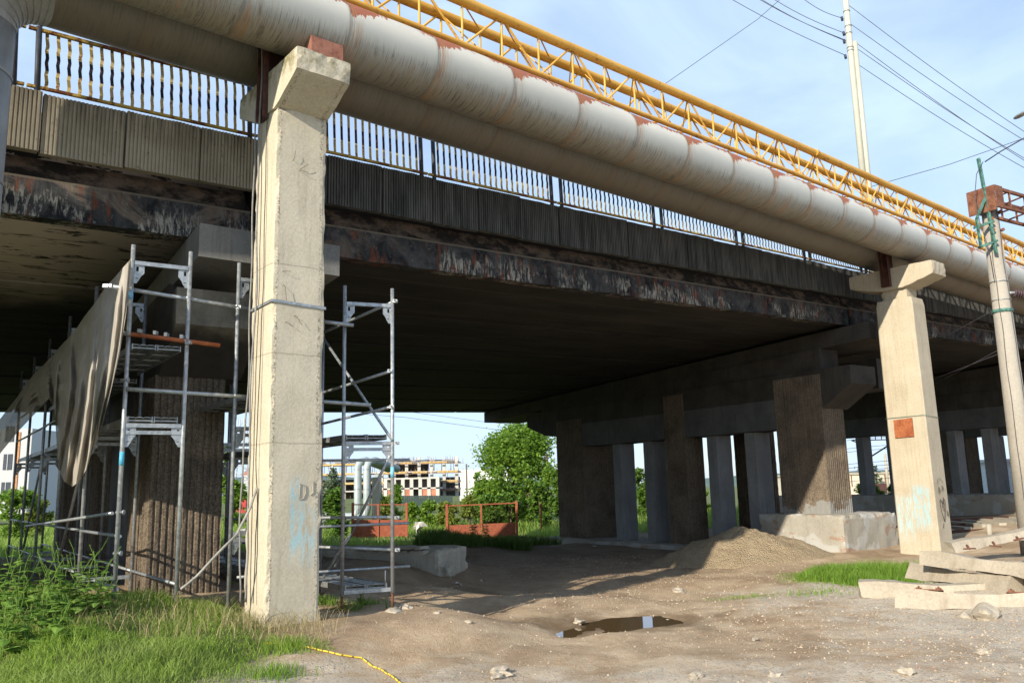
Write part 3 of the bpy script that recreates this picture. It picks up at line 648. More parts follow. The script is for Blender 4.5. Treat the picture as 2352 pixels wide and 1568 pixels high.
# scrawl on the near pillar
def stroke(mbx, pts, r=.006): mbx.path(pts, r, 4, caps=True)
mb = MB(MBR)
stroke(mb, [(-.03, -.336, 1.72), (-.035, -.336, 1.52)]); stroke(mb, [(-.03, -.336, 1.72), (.04, -.336, 1.69), (.05, -.336, 1.6), (.02, -.336, 1.53), (-.035, -.336, 1.52)]); stroke(mb, [(.14, -.336, 1.75), (.15, -.336, 1.6), (.11, -.336, 1.57)])
part('faint_scrawl', mb, plain('scrawl_grey', (.36, .325, .265), .9), p1)
# far pillar
M2 = MBR @ Matrix.Translation(Vector((17.68, 0, 0)))
p2 = thing('pipe_support_pillar', 'tall cream concrete pillar on the right with a small rusty plate tied on and pale blue paint near its foot', 'pillar', M=M2, group=PG)
def octcol(Mx, hx, hy, z0, z1, ch):
    mb = MB(Mx); pr = [(-hx, -hy + ch), (-hx + ch, -hy), (hx - ch, -hy), (hx, -hy + ch), (hx, hy - ch), (hx - ch, hy), (-hx + ch, hy), (-hx, hy - ch)]
    n = len(pr); K = 40; vs = []
    for j in range(K + 1):
        z = z0 + (z1 - z0) * j / K; f = 1.06 - .06 * j / K
        if j == K: f *= .94
        for p in pr: k = .006 * mnoise.noise(Vector((p[0] * 3, p[1] * 3, z * 5))); vs.append((p[0] * f + k, p[1] * f + k, z))
    mb.add(vs, [(j * n + i, j * n + (i + 1) % n, (j + 1) * n + (i + 1) % n, (j + 1) * n + i) for j in range(K) for i in range(n)] + [tuple(range(K * n, K * n + n))]); return mb
part('column', octcol(M2, .38, .5, -.8, 6.35, .035), M['conc_p2'], p2)
mb = MB(M2).roughbox(-.3, .3, -.36, .36, 6.3, 6.75, .1, .01, 5, .03); part('neck', mb, M['conc_p2'], p2)
part('cap', capmb(M2, -.42, .36, -1.15, 1.15, 7.2, .36, 6.62, -.38, .38), M['conc_p2'], p2)
mb = MB(M2); mb.box(-.45, -.43, -.04, .2, 6.7, 7.9).box(-.55, -.45, -.04, -.025, 6.7, 7.9).box(-.55, -.45, .185, .2, 6.7, 7.9).box(-.45, -.1, .03, .13, 7.22, 8.68).box(-.25, .2, -.9, .5, 7.2, 7.23); part('steel_post', mb, M['rust_d'], p2)
a = PP(2052, 965, BF(17.26, 0, 0), B); b_ = PP(2100, 1002, BF(17.26, 0, 0), B)
mb = MB(M2); yc = -((a + b_) / 2 - P1).dot(N); zc = (a.z + b_.z) / 2; hw = abs((a - b_).dot(N)) / 2; hh = abs(a.z - b_.z) / 2
mb.hexa([(-.43, yc - hw, zc - hh), (-.42, yc - hw, zc - hh), (-.42, yc + hw, zc - hh - .01), (-.43, yc + hw, zc - hh - .01), (-.43, yc - hw, zc + hh + .03), (-.42, yc - hw, zc + hh + .03), (-.42, yc + hw, zc + hh), (-.43, yc + hw, zc + hh)])
single('plate', mb, M['rust_o'], 'small rusty orange metal plate tied to the far pillar', 'metal plate', M=M2)
bpy.context.scene.objects['plate'].name = 'rusty_plate'
mb = MB(M2); zz = zc + hh + .06
ring = [(-.415, .53, zz), (-.415, -.53, zz + .02), (.40, -.53, zz - .03), (.40, .53, zz)]
for i in range(4): mb.tube(ring[i], ring[(i + 1) % 4], .006, 5)
part('tie_wire', mb, plain('green_wire', (.10, .2, .15), .5), p2)
# heart and letters scratched on the near face of the far pillar
mb = MB(M2); ox = -.02; yy = -.545
def H(x, z): return (ox + x, yy, z)
stroke(mb, [H(0, .45), H(-.13, .75), H(-.16, .95), H(-.1, 1.02), H(-.02, .93), H(.02, .9), H(.08, 1.05), H(.15, 1.0), H(.12, .8), H(0, .45)], .007)
stroke(mb, [H(-.02, .78), H(-.03, .98), H(.05, .98), H(.06, .88), H(-.02, .86), H(.07, .8), H(.05, .72), H(-.02, .74)], .006)
stroke(mb, [H(-.14, 1.18), H(-.13, 1.33), H(-.07, 1.28), H(-.09, 1.2), H(-.14, 1.18)], .006); stroke(mb, [H(.0, 1.25), H(.02, 1.25)], .008)
stroke(mb, [H(.07, 1.25), H(.07, 1.36), H(.13, 1.35), H(.13, 1.26), H(.07, 1.25)], .006); stroke(mb, [H(.22, .72), H(.2, .6), H(.26, .58), H(.26, .7), H(.22, .72)], .006); stroke(mb, [H(-.12, .3), H(-.06, .42)], .006)
stroke(mb, [H(-.18, 1.4), H(-.13, 1.52), H(0, 1.56), H(.1, 1.5), H(.14, 1.42)], .004)
part('scratched_heart_and_letters', mb, plain('scratch_black', (.09, .075, .06), .9), p2)
# ------------------------------------------------------------------ heating pipes
def pipe(v, zc, ua, ub, mat, lbl, ph, elbow=False):
    root = thing('heating_pipe', lbl, 'pipe', M=MBR, group='large clad heating pipes')
    mb = MB(MBR); n = 28; nn = int((ub - ua) / .145)
    vs = []; 
    for j in range(nn + 1):
        u = ua + (ub - ua) * j / nn
        for k in range(n):
            t = 2 * math.pi * k / n; fu = ((u - ph) / 1.45) % 1; r = .485 - .0 * max(0, 1 - min(fu, 1 - fu) * 14) + .004 * mnoise.noise(Vector((u * 1.3, math.cos(t) * 2, math.sin(t) * 2 + zc)))
            vs.append((u, -v + r * math.cos(t), zc + r * math.sin(t)))
    mb.add(vs, [(j * n + k, (j + 1) * n + k, (j + 1) * n + (k + 1) % n, j * n + (k + 1) % n) for j in range(nn) for k in range(n)], True)
    part('cladding', mb, mat, root)
    u = ph
    mats = M['conc_dummy'] if 'conc_dummy' in M else None
    while u < ub:
        if u > ua: part('joint_band', MB(MBR).tube((u - .022, -v, zc), (u + .022, -v, zc), .489, 32, caps=False), mat, root)
        u += 1.45
    if elbow:
        # mitred elbow down to a vertical riser
        ce = Vector((ua, -v, zc)); rad = .785; pts = []
        for k in range(8):
            a = math.pi / 2 * k / 7; pts.append((ua - rad * math.sin(a), -v, zc - rad + rad * math.cos(a)))
        mb = MB(MBR); mb.path(pts, .487, 28, caps=False); part('elbow', mb, M['pipe_e'], root)
        for k in range(0, 8): 
            a = Vector(pts[k]); an = math.pi / 2 * k / 7; d = Vector((-math.cos(an), 0, -math.sin(an))) * .012; part('joint_band', MB(MBR).tube(a - d, a + d, .497, 28, caps=False), M['pipe_e'], root)
        part('riser', MB(MBR).path([pts[-1], (ua - rad, -v, 3.5), (ua - rad, -v, -.3)], .487, 28), M['pipe_e'], root)
        for z in (6.5, 5.2, 3.9, 2.4, .9): part('joint_band', MB(MBR).tube((ua - rad, -v, z - .02), (ua - rad, -v, z + .02), .4965, 28, caps=False), M['pipe_e'], root)
    return root
M['pipe_e'] = plain('pipe_cladding_grey', (.33, .345, .35), .55, .2, .18, 2)
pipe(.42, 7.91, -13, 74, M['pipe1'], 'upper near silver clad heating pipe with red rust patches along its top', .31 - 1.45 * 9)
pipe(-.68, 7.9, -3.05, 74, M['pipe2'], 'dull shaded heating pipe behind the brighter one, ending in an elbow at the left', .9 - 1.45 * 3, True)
# ------------------------------------------------------------------ yellow gas-pipe truss
tr = thing('gas_pipe_truss', 'yellow lattice truss of gas pipes running above the silver heating pipes', 'truss', M=MBR)
TV = [(-.15, 9.51), (.45, 9.56), (-.15, 8.735), (.45, 8.74)]   # (w, z): near top, far top, near bottom, far bottom
TU0, TU1, TS = -6.0, 62, .84
def tz(u, z): return z + .006 * min(u, 12) if u > 0 else z
def tline(w_, z, r, name, n=16):
    pts = [(u_, w_, tz(u_, z)) for u_ in [TU0 + (TU1 - TU0) * i / 30 for i in range(31)]]
    part(name, MB(MBR).path(pts, r, n), M['yellow'], tr)
tline(*TV[0], .088, 'gas_pipe'); tline(*TV[1], .088, 'gas_pipe'); tline(*TV[2], .05, 'bottom_chord', 12); tline(*TV[3], .05, 'bottom_chord', 12)
nb = int((TU1 - TU0) / TS); 
rest = MB(MBR); NN = 46
for i in range(nb):
    u = 1.93 + TS * (i - 9)
    if u > TU1 - 1: break
    def mk(a, b, r, name, ua, ub):
        A_ = (ua, TV[a][0], tz(ua, TV[a][1])); B_ = (ub, TV[b][0], tz(ub, TV[b][1]))
        if i < NN: part(name, MB(MBR).tube(A_, B_, r, 7, caps=False), M['yellow'], tr)
        else: rest.tube(A_, B_, r, 5, caps=False)
    mk(0, 2, .02, 'vertical_strut', u, u); mk(1, 3, .02, 'vertical_strut', u, u)
    if i % 2: mk(0, 2, .02, 'diagonal_brace', u + .03, u + TS - .03); mk(1, 3, .02, 'diagonal_brace', u + TS - .03, u + .03)
    else: mk(2, 0, .02, 'diagonal_brace', u + .03, u + TS - .03); mk(3, 1, .02, 'diagonal_brace', u + TS - .03, u + .03)
    mk(*((0, 3) if i % 2 else (1, 2)), .013, 'inner_brace', u, u + TS * .5)
    mk(0, 1, .014, 'top_cross_brace', u, u + TS); mk(2, 3, .014, 'bottom_cross_brace', u + TS, u)
o = part('far_bracing', rest, M['yellow'], tr); o['kind'] = 'stuff'
for u_ in (13.6, 31.5):
    part('pipe_collar', MB(MBR).tube((u_, TV[0][0], tz(u_, TV[0][1])), (u_ + .12, TV[0][0], tz(u_, TV[0][1])), .1, 16), M['yellow'], tr)
SR_ = .0265
# ------------------------------------------------------------------ scaffolding
RUN = Vector((math.sin(R(-36)), math.cos(R(-36)), 0))            # bays run along the piers
def level(z): return z
def gusset(mb, P, side, ztr):
    """corner plate with two holes under a transom; side = unit vector along the transom"""
    t = RUN * .004
    def pl(a0, a1, z0, z1, c=0):
        p = [P + side * a0 + Z * (ztr - z0), P + side * a1 + Z * (ztr - z0), P + side * (a1 - c) + Z * (ztr - z1), P + side * a0 + Z * (ztr - z1)]
        mb.hexa([p[3] - t, p[2] - t, p[2] + t, p[3] + t, p[0] - t, p[1] - t, p[1] + t, p[0] + t])
    pl(.075, .14, .02, .13); pl(.02, .045, .02, .26); pl(.0451, .0749, .0201, .045); pl(.0451, .0749, .105, .1299); pl(.0451, .135, .1301, .16, .025); pl(.0451, .11, .1601, .19, .02); pl(.0451, .09, .2001, .26, .035); pl(.075, .09, .1901, .2); 
def frame(root, A, Bp, zt, z0, lv):
    side = (Bp - A); side.z = 0; wd = side.length; side.normalize()
    f = MB()
    for q, top in ((A, zt), (Bp, zt)):
        part('standard', MB().tube(Vector((q.x, q.y, z0)), Vector((q.x, q.y, top)), SR_, 12), M['galv'], root)
    for z in lv:
        a = Vector((A.x, A.y, z)) + side * .024; b = Vector((Bp.x, Bp.y, z)) - side * .024
        part('transom', MB().bar(a, b, .045, .05), M['galv'], root)
        if z > 1:
            part('lower_transom', MB().bar(a - Z * .085, b - Z * .085, .03, .045), M['galv'], root) if z < 4 else None
            for q, sd_ in ((A, side), (Bp, -side)): mb = MB(); gusset(mb, Vector((q.x, q.y, 0)), sd_, z); part('corner_plate', mb, M['galv'], root)
def deck(root, A, Bp, z, L, n=2, label=None, st=0):
    side = (Bp - A); side.z = 0; wd = side.length; side.normalize()
    for k in range(n):
        mb = MB(); w0 = .05 + (wd - .1) * k / n; w1 = .05 + (wd - .1) * (k + 1) / n - .012
        def c(s_, t_, zz): return Vector((A.x, A.y, 0)) + side * s_ + RUN * t_ + Z * zz
        t0, t1 = .03 + st, L - .03
        def bb(a0, a1, z0, z1, s0=t0, s1=t1): mb.hexa([c(a0, s0, z0), c(a1, s0, z0), c(a1, s1, z0), c(a0, s1, z0), c(a0, s0, z1), c(a1, s0, z1), c(a1, s1, z1), c(a0, s1, z1)])
        bb(w0, w0 + .012, z - .02, z + .055); bb(w1 - .012, w1, z - .02, z + .055)
        for r_ in range(3):
            a0 = w0 + .013 + (w1 - w0 - .026) * r_ / 3; a1 = w0 + .013 + (w1 - w0 - .026) * (r_ + 1) / 3 - .02; bb(a0, a1, z + .04, z + .048)
            bb(a1 + .001, a1 + .019, z + .03, z + .036)
        for q in range(5): bb(w0 + .0125, w1 - .0125, z - .005, z + .01, t0 + (t1 - t0) * q / 5, t0 + (t1 - t0) * q / 5 + .03)
        part('deck_plank', mb, M['galv_d'], root)
M['galv_d'] = mk_galv('galvanised_deck', (.22, .235, .24), (.34, .35, .35))
def clampmb(p, r=.04):
    mb = MB(); r = .033; mb.box(p.x - r, p.x + r, p.y - r, p.y + r, p.z - .022, p.z + .022); mb.tube(p + Vector((-.01, -r, .01)), p + Vector((-.01, -r - .05, .01)), .01, 6); return mb
def tubep(root, a, b, name='ledger', r=SR_, mt='galv', label=None, flat=True):
    a = Vector(a); b = Vector(b); mb = MB().tube(a, b, r, 12)
    o = part(name, mb, M[mt], root, label)
    return o
def clamp(root, p): part('coupler', clampmb(Vector(p)), M['galv'], root)
# left run of frames A
A0 = PY(305, 597, 10.0); B0 = PY(437, 615, 10.36)
A0.z = 0; B0.z = 0
LZ = [4.49, 2.46, .47]
sa = thing('scaffold', 'long galvanised scaffold at the left with an orange rusty tube across its front', 'scaffold', (A0.x, A0.y, gz(A0.x, A0.y)), 0, 'scaffolding round the left pier')
NB = 6
for k in range(NB):
    o_ = RUN * (2.5 * k)
    frame(sa, A0 + o_, B0 + o_, 4.72 if k else 4.72, .05 if k < 3 else -.3, LZ if k else LZ[:2])
    if k < NB - 1:
        if k < 1: deck(sa, A0 + o_, B0 + o_, 3.42, 2.5)
        if k in (1, 2): deck(sa, A0 + o_, B0 + o_, 3.3, 2.5)
        deck(sa, A0 + o_, B0 + o_, 2.52, 2.5)
        for z in (1.15, .55, 3.0, 3.55): 
            if z in (1.15, .55) or k: tubep(sa, A0 + o_ + Z * z + (Vector((.03, 0, 0))), A0 + o_ + RUN * 2.5 + Z * z, 'guard_rail', .02)
            if z == .55: tubep(sa, B0 + o_ + Z * z, B0 + o_ + RUN * 2.5 + Z * z, 'guard_rail', .02)
        if k in (1, 3): tubep(sa, A0 + o_ - RUN * .1 + Z * 2.45, A0 + o_ + RUN * 2.4 + Z * .25, 'diagonal_brace', .022)
part('blue_tape', MB().tube(A0 + Z * 1.98, A0 + Z * 2.14, .0285, 12), plain('blue_tape', (.10, .42, .62), .5), sa)
part('blue_tape', MB().tube(A0 + Z * 4.02, A0 + Z * 4.16, .0285, 12), plain('blue_tape_worn', (.14, .32, .5), .5, 0, .5, 30), sa)
tubep(sa, PY(282, 765, 9.93), PY(505, 793, 10.55), 'cross_tube', .027, 'rust_o', 'rusty orange tube clamped across the front uprights')
for x, y, Y in ((292, 766, 9.93), (433, 786, 10.3)): clamp(sa, PY(x, y, Y))
for x, y in ((322, 763), (358, 767), (383, 771), (419, 776)):
    p = PY(x, y, 9.93 + (x - 282) * .0028); part('hook', MB().box(p.x - .018, p.x + .018, p.y - .045, p.y + .03, p.z - .012, p.z + .035), M['galv'], sa)
# long tube across the front
tubep(sa, PY(247, 656, 9.88), PY(640, 721, 11.16), 'cross_tube', SR_, 'galv'); p = PY(247, 656, 9.88); part('tube_eye', MB().box(p.x - .06, p.x + .05, p.y - .006, p.y + .006, p.z - .02, p.z + .022), M['galv'], sa)
for x, y, Y in ((299, 664, 9.99), (437, 687, 10.42), (549, 706, 10.83)): clamp(sa, PY(x, y, Y))
tubep(sa, PY(290, 893, 9.95), PY(640, 916, 11.1), 'cross_tube', SR_, 'galv')
for x, y, Y in ((546, 910, 10.8),): clamp(sa, PY(x, y, Y))
tubep(sa, PY(258, 1178, 10.02) , PY(60, 1208, 13.6), 'guard_rail', .02)
for x, y, Y in ((282, 1176, 10.0), (276, 1270, 10.0), (292, 872, 10.0)):
    p = PY(x, y, Y); part('coupler', MB().tube(p + Vector((-.08, 0, 0)), p, .018, 8).tube(p, p + Vector((.02, 0, 0)), .03, 8), M['galv'], sa)
# short run B in front of the near pillar's back
Bn0 = PY(549, 628, 10.95); Bn0.z = 0; Bn1 = Bn0 + Vector((.62, .38, 0))
for k in range(2):
    o_ = Vector((-.86, 1.74, 0)) * k * 1.0 if k else Vector((0, 0, 0))
    frame(sa, Bn0 + o_, Bn1 + o_, 4.72 if k == 0 else 2.9, .05, LZ[:2] + [1.1] if k == 0 else [2.36])
mbz = Bn0 + RUN * 0
side = (B0 - A0).normalized()
deck(sa, Bn0, Bn1, 2.85, 2.2)
tubep(sa, Bn0 + Vector((-.1, .3, 0)) + Z * 2.6, Bn0 + Vector((-.1, .3, 0)) + Z * 3.4, 'rusty_stub', .03, 'rust_d')
for q in ((0, 0), (.16, .3), (-.18, .5)):
    tubep(sa, Bn0 + Vector((q[0] - .05, q[1] + 1.2, 0)) + Z * .05, Bn0 + Vector((q[0] - .05, q[1] + 1.2, 0)) + Z * 2.4, 'standard', SR_)
for z in (1.12, .5, 2.05): tubep(sa, Bn0 + Z * z + Vector((-.1, .6, 0)), Bn1 + Z * z + Vector((1.5, 1.2, 0)), 'ledger', .02)
# right scaffold C
C0 = PY(792, 683, 11.5); C1 = PY(901, 694, 11.75); C0.z = 0; C1.z = 0
LC = [4.24, 2.26]
sb = thing('scaffold', 'galvanised scaffold tower right of the near pillar, its lowest deck just above the dirt', 'scaffold', (C0.x, C0.y, gz(C0.x, C0.y)), 0, 'scaffolding round the left pier')
for k in range(4):
    o_ = RUN * (2.5 * k); frame(sb, C0 + o_, C1 + o_, 4.5, .22, LC + [.27])
    if k < 3:
        deck(sb, C0 + o_, C1 + o_, 2.33, 2.5); deck(sb, C0 + o_, C1 + o_, .30, 2.5)
        if k: 
            for z in (1.1, .65): tubep(sb, C1 + o_ + Z * z, C1 + o_ + RUN * 2.5 + Z * z, 'guard_rail', .02)
    for q in (C0, C1): 
        g = gz((q + o_).x, (q + o_).y); part('screw_jack', MB().tube(q + o_ + Z * (g + .02), q + o_ + Z * .3, .017, 8).box((q + o_).x - .07, (q + o_).x + .07, (q + o_).y - .07, (q + o_).y + .07, g + .01, g + .025), M['rust'], sb)
def cb(x0, y0, Y0, x1, y1, Y1, nm='guard_rail', r=.021): tubep(sb, PY(x0, y0, Y0), PY(x1, y1, Y1), nm, r)
cb(905, 692, 11.73, 700, 782, 13.3); cb(898, 852, 11.73, 690, 918, 13.3); cb(899, 934, 11.73, 690, 985, 13.3)
cb(726, 752, 13.1, 902, 1012, 11.72, 'diagonal_brace'); cb(896, 1045, 11.72, 770, 1300, 12.7, 'diagonal_brace'); cb(802, 1232, 12.4, 740, 1330, 13.0, 'diagonal_brace')
cb(735, 738, 11.3, 812, 747, 11.45, 'cross_tube', SR_); cb(640, 915, 11.2, 852, 930, 11.5, 'cross_tube', SR_)
cb(640, 1189, 12.3, 905, 1187, 11.75, 'ledger'); cb(640, 1252, 12.3, 905, 1262, 11.75, 'ledger')
for x, y, Y in ((908, 692, 11.74), (896, 852, 11.73), (900, 934, 11.73), (793, 744, 11.47), (795, 925, 11.5), (911, 1017, 11.75), (912, 1188, 11.75), (913, 1262, 11.75)): clamp(sb, PY(x, y, Y))
part('blue_tape', MB().tube(C1 + Z * 1.78, C1 + Z * 1.93, .0285, 12), plain('blue_tape_pale', (.18, .45, .62), .5), sb)
part('toe_pin', MB().tube(C1 + Vector((-.1, 0, 0)) + Z * .3, C1 + Vector((-.1, 0, 0)) + Z * .52, .01, 6), M['galv'], sb)
p = Vector((C1.x + .02, C1.y - .02, gz(C1.x, C1.y) - .03))
single('footing_stone', MB().rock(p, .2, .15, .065, 3), M['conc_old'], 'flat stone under the right leg of the right scaffold', 'stone')
p = Vector((C0.x, C0.y - .05, gz(C0.x, C0.y) - .03)); single('footing_stone', MB().rock(p, .2, .14, .05, 8), M['conc_old'], 'flat stone under the left leg of the right scaffold', 'stone')
# ------------------------------------------------------------------ torn netting
NC = [((303, 592), (238, 965)), ((293, 603), (228, 1000)), ((282, 615), (215, 1025)), ((265, 635), (200, 1075)), ((240, 662), (182, 1105)), ((215, 700), (166, 1117)), ((195, 725), (147, 1105)), ((175, 755), (134, 1075)), ((158, 775), (129, 1000)), ((143, 790), (125, 935)),
      ((122, 815), (112, 915)), ((100, 838), (78, 952)), ((75, 862), (42, 990)), ((40, 910), (5, 1035)), ((0, 962), (-35, 1090)), ((-40, 1010), (-70, 1130))]
NR = Vector((RUN.y, -RUN.x, 0))
def net(s, t):
    f = s * (len(NC) - 1); k = min(int(f), len(NC) - 2); q = f - k
    top = [NC[k][0][i] * (1 - q) + NC[k + 1][0][i] * q for i in (0, 1)]; bot = [NC[k][1][i] * (1 - q) + NC[k + 1][1][i] * q for i in (0, 1)]
    bulge = math.sin(t * math.pi) * (10 if s < .55 else -6)
    x = top[0] + (bot[0] - top[0]) * t + bulge; y = top[1] + (bot[1] - top[1]) * t
    off = -.07 + .045 * math.sin(s * 70 + t * 2.5 + 1.5 * mnoise.noise(Vector((s * 6, t * 2, 0)))) * (.35 + t) + .07 * mnoise.noise(Vector((s * 7, t * 2.2, 4))) + .03 * mnoise.noise(Vector((s * 15, t * 9 + s * 12, 8))) - .12 * math.sin(t * math.pi)
    return PP(x, y, A0 + NR * off, NR)
m = NT('net_cloth'); c = m.mix(m.ramp(m.noise(2.5, 5, .6), (.35, 0), (.65, 1)), (.48, .445, .395), (.60, .56, .50)); m.out(c, .9); m.bump(m.noise(90, 2), .3, .004)
t = m.n('ShaderNodeBsdfTranslucent'); m.lk(c, t.inputs[0]); tp = m.n('ShaderNodeBsdfTransparent'); s_ = m.n('ShaderNodeMixShader'); s_.inputs[0].default_value = .3; s2 = m.n('ShaderNodeMixShader'); s2.inputs[0].default_value = .10
m.lk(m.b.outputs[0], s_.inputs[1]); m.lk(t.outputs[0], s_.inputs[2]); m.lk(s_.outputs[0], s2.inputs[1]); m.lk(tp.outputs[0], s2.inputs[2]); m.lk(s2.outputs[0], m.t.nodes['Material Output'].inputs[0]); M['net'] = m.m
single('debris_netting', MB().grid(net, 120, 44), M['net'], 'torn beige debris netting hanging in folds off the left scaffold', 'netting')
# ------------------------------------------------------------------ slab by the scaffold, boards
def corner(x, y, z): p = PZ(x, y, z); return p
a = PZ(740, 1262, .28); b = PZ(1008, 1263, .28)
d = (b - a).normalized(); n_ = Vector((-d.y, d.x, 0)); ang = math.degrees(math.atan2(d.y, d.x)); Mx = MF(b, ang)
L = 5.2
mb = MB(Mx).roughbox(-L, 0, 0, 1.5, -.62, 0, .1, .03, 4, .06); single('foundation_slab', mb, M['conc_old'], 'long weathered concrete slab lying behind the right scaffold', 'concrete slab', M=Mx)
mb = MB(Mx).roughbox(-2.0, -.42, -.1, .35, .004, .08, .1, .015, 6, .03); single('broken_slab', mb, M['conc_old'], 'thin broken concrete piece lying on top of the long slab behind the scaffold', 'concrete piece', M=Mx)
p = b + d * .12; single('rubble_chunk', MB().rock((p.x, p.y + .3, -.18), .28, .25, .22, 12, 2, .4), M['conc_old'], 'broken chunk at the right end of the long slab', 'rubble')
p = PZ(1290, 1165, 0)
# ------------------------------------------------------------------ mound of soil
def heap(cx, cy, rx, ry, h, name, lbl, mat, seed=0, rot=0):
    mb = MB()
    def fn(s, t):
        a = 2 * math.pi * s; r = t; ca, sa_ = math.cos(a), math.sin(a)
        x = rx * r * ca * (1 + .12 * mnoise.noise(Vector((ca * 2, sa_ * 2, seed)))); y = ry * r * sa_ * (1 + .12 * mnoise.noise(Vector((ca * 2, sa_ * 2, seed + 5))))
        X = cx + x * math.cos(rot) - y * math.sin(rot); Y = cy + x * math.sin(rot) + y * math.cos(rot)
        hh = h * max(0, min(1.25 * (1 - r), .62 + .38 * (1 - r / .5) if r < .5 else 9) * .92 * (1 + .22 * mnoise.noise(Vector((X * 1.5, Y * 1.5, seed))))) 
        hh += .05 * min(1, (1 - r) * 4) * (mnoise.noise(Vector((X * 5, Y * 5, seed))) + .5 * mnoise.noise(Vector((X * 14, Y * 14, seed))))
        return Vector((X, Y, gz(X, Y) + hh - .03 * (r > .98)))
    mb.grid(fn, 110, 50); return single(name, mb, mat, lbl, 'mound', loc=(cx, cy, gz(cx, cy)))
m = NT('mound_soil'); c = m.mix(m.ramp(m.noise(3, 6, .7), (.35, 0), (.65, 1)), (.36, .275, .17), (.48, .38, .25)); c = m.mix(m.ramp(m.noise(30, 4, .7), (.5, 0), (.7, .5)), c, (.5, .42, .3)); m.bump(m.math('ADD', m.noise(14, 6, .75), m.math('MULTIPLY', m.vor(30), -.9)), 1, .07); M['mound'] = m.out(c, .95)
pm = PZ(1720, 1291, -.42)
heap(pm.x + .15, pm.y + 1.35, 2.5, 1.55, .9, 'soil_mound', 'mound of sandy brown soil heaped against the pier footing', M['mound'], 3)
q_ = PZ(1860, 1268, -.45); heap(q_.x - .1, q_.y + .25, 1.2, .75, .3, 'soil_mound', 'low spill of sandy soil at the right of the larger mound', M['mound'], 8)
# ------------------------------------------------------------------ sleepers
def sleeper(lbl, ends, zt, wd=.28, th=.2, tilt=0, seed=1, group='old concrete sleepers piled on the right', pads=True):
    (xa, ya, za), (xb, yb, zb_) = ends
    a = PZ(xa, ya, za); b = PZ(xb, yb, zb_); d = b - a; L = d.length; d.normalize(); sx = Vector((-d.y, d.x, 0)).normalized(); sz = d.cross(sx)
    if sz.z < 0: sz = -sz; 
    Rm = Matrix((d, sx, sz)).transposed().to_4x4() @ Matrix.Rotation(R(tilt), 4, 'X'); Mx = Matrix.Translation(a) @ Rm
    r = thing('concrete_sleeper', lbl, 'sleeper', M=Mx, group=group)
    th *= 1.22; mb = MB(Mx); K = 34; vs = []
    for i in range(K + 1):
        x = L * i / K; t = abs(i / K - .5) * 2; h = th * (.86 + .14 * min(1, max(0, (t - .25) * 3))); w2 = wd * (.9 + .1 * t)
        for (y, z) in ((0, -h), (w2 * .0 + w2, -h), (w2 * .88, 0), (w2 * .12, 0)):
            k = .012 * mnoise.noise(Vector((x * 5 + seed, y * 7, z * 7))) + (.03 * mnoise.noise(Vector((seed, y * 9, z * 9))) if i in (0, K) else 0)
            vs.append((x + k * 2, y + k, z + k - (th - h) * (z == 0)))
    mb.add(vs, [(i * 4 + q, i * 4 + (q + 1) % 4, i * 4 + 4 + (q + 1) % 4, i * 4 + 4 + q)[::-1] for i in range(K) for q in range(4)] + [(0, 1, 2, 3), (K * 4 + 3, K * 4 + 2, K * 4 + 1, K * 4)])
    part('beam', mb, M['sleeper'], r)
    if pads:
        for f in (.22, .78) if L > 2 else (.3,):
            x = L * f; mb = MB(Mx); mb.box(x - .19, x + .19, wd * .2, wd * .8, -.004, .012); 
            for dx in (-.13, .13): mb.box(x + dx - .04, x + dx + .04, wd * .3, wd * .6, .012, .035).tube((x + dx, wd * .45, .035), (x + dx, wd * .45, .06), .014, 6)
            part('rail_pad', mb, M['rust'], r)
M['sleeper'] = concrete('concrete_sleeper_grit', (.30, .26, .20), (.44, .39, .31), (.17, .13, .09), .5, pit=1.3)
S_ = [('topmost sleeper of the pile, slanting up to the right edge', ((1880, 1250, .42), (2420, 1205, .95)), .34, .20, 0, False),
      ('broad gritty sleeper on the upper part of the pile, running out of the picture', ((2112, 1262, .40), (2440, 1300, .32)), .40, .2, -6, False),
      ('short sleeper with rusty rail pads under the broad one', ((2080, 1290, .14), (2312, 1322, .12)), .34, .22, -8, True),
      ('low sleeper end lying left on the gravel', ((1975, 1335, -.02), (2330, 1342, -.04)), .40, .2, 0, False),
      ('front sleeper with a rusty plate on its side, lowest of the pile', ((2052, 1350, .0), (2440, 1362, .0)), .30, .24, -14, True),
      ('sleeper end under the broad one at the right picture edge', ((2280, 1310, .12), (2480, 1335, .12)), .36, .22, 4, False)]
S_[0] = (S_[0][0], ((2190, 1245, .38), (2420, 1205, .62)), .36, .16, 0, False)
for i, (l, e, wd, th, ti, pd) in enumerate(S_): sleeper(l, e, 0, wd, th, ti, i * 3 + 1, pads=pd)
a = PZ(2262, 1378, -.05); single('boulder', MB().rock((a.x, a.y, gz(a.x, a.y) + .05), .26, .16, .13, 21, 3, .2), M['sleeper'], 'pale rounded boulder in front of the sleeper pile', 'boulder')
a = PZ(2212, 1376, -.05); single('boulder', MB().rock((a.x, a.y, gz(a.x, a.y) + .01), .1, .08, .06, 5, 2), M['sleeper'], 'small stone at the left of the pale boulder', 'stone')
a = PZ(2095, 1250, .1)
for i, (x, y, z) in enumerate(((2275, 1252, .4), (2215, 1260, .42), (2330, 1240, .45))):
    p = PZ(x, y, z); single('rusty_scrap', MB().bar(p, p + Vector((.2, .05, .03 * (i - 1))), .06, .02).bar(p + Vector((.05, -.04, .02)), p + Vector((.1, .1, .05)), .03, .03), M['rust'], ('rusty clip scrap on the broad gritty sleeper, middle one', 'rusty clip scrap left of the others on the broad gritty sleeper', 'rusty clip scrap nearest the right picture edge')[i], 'scrap')
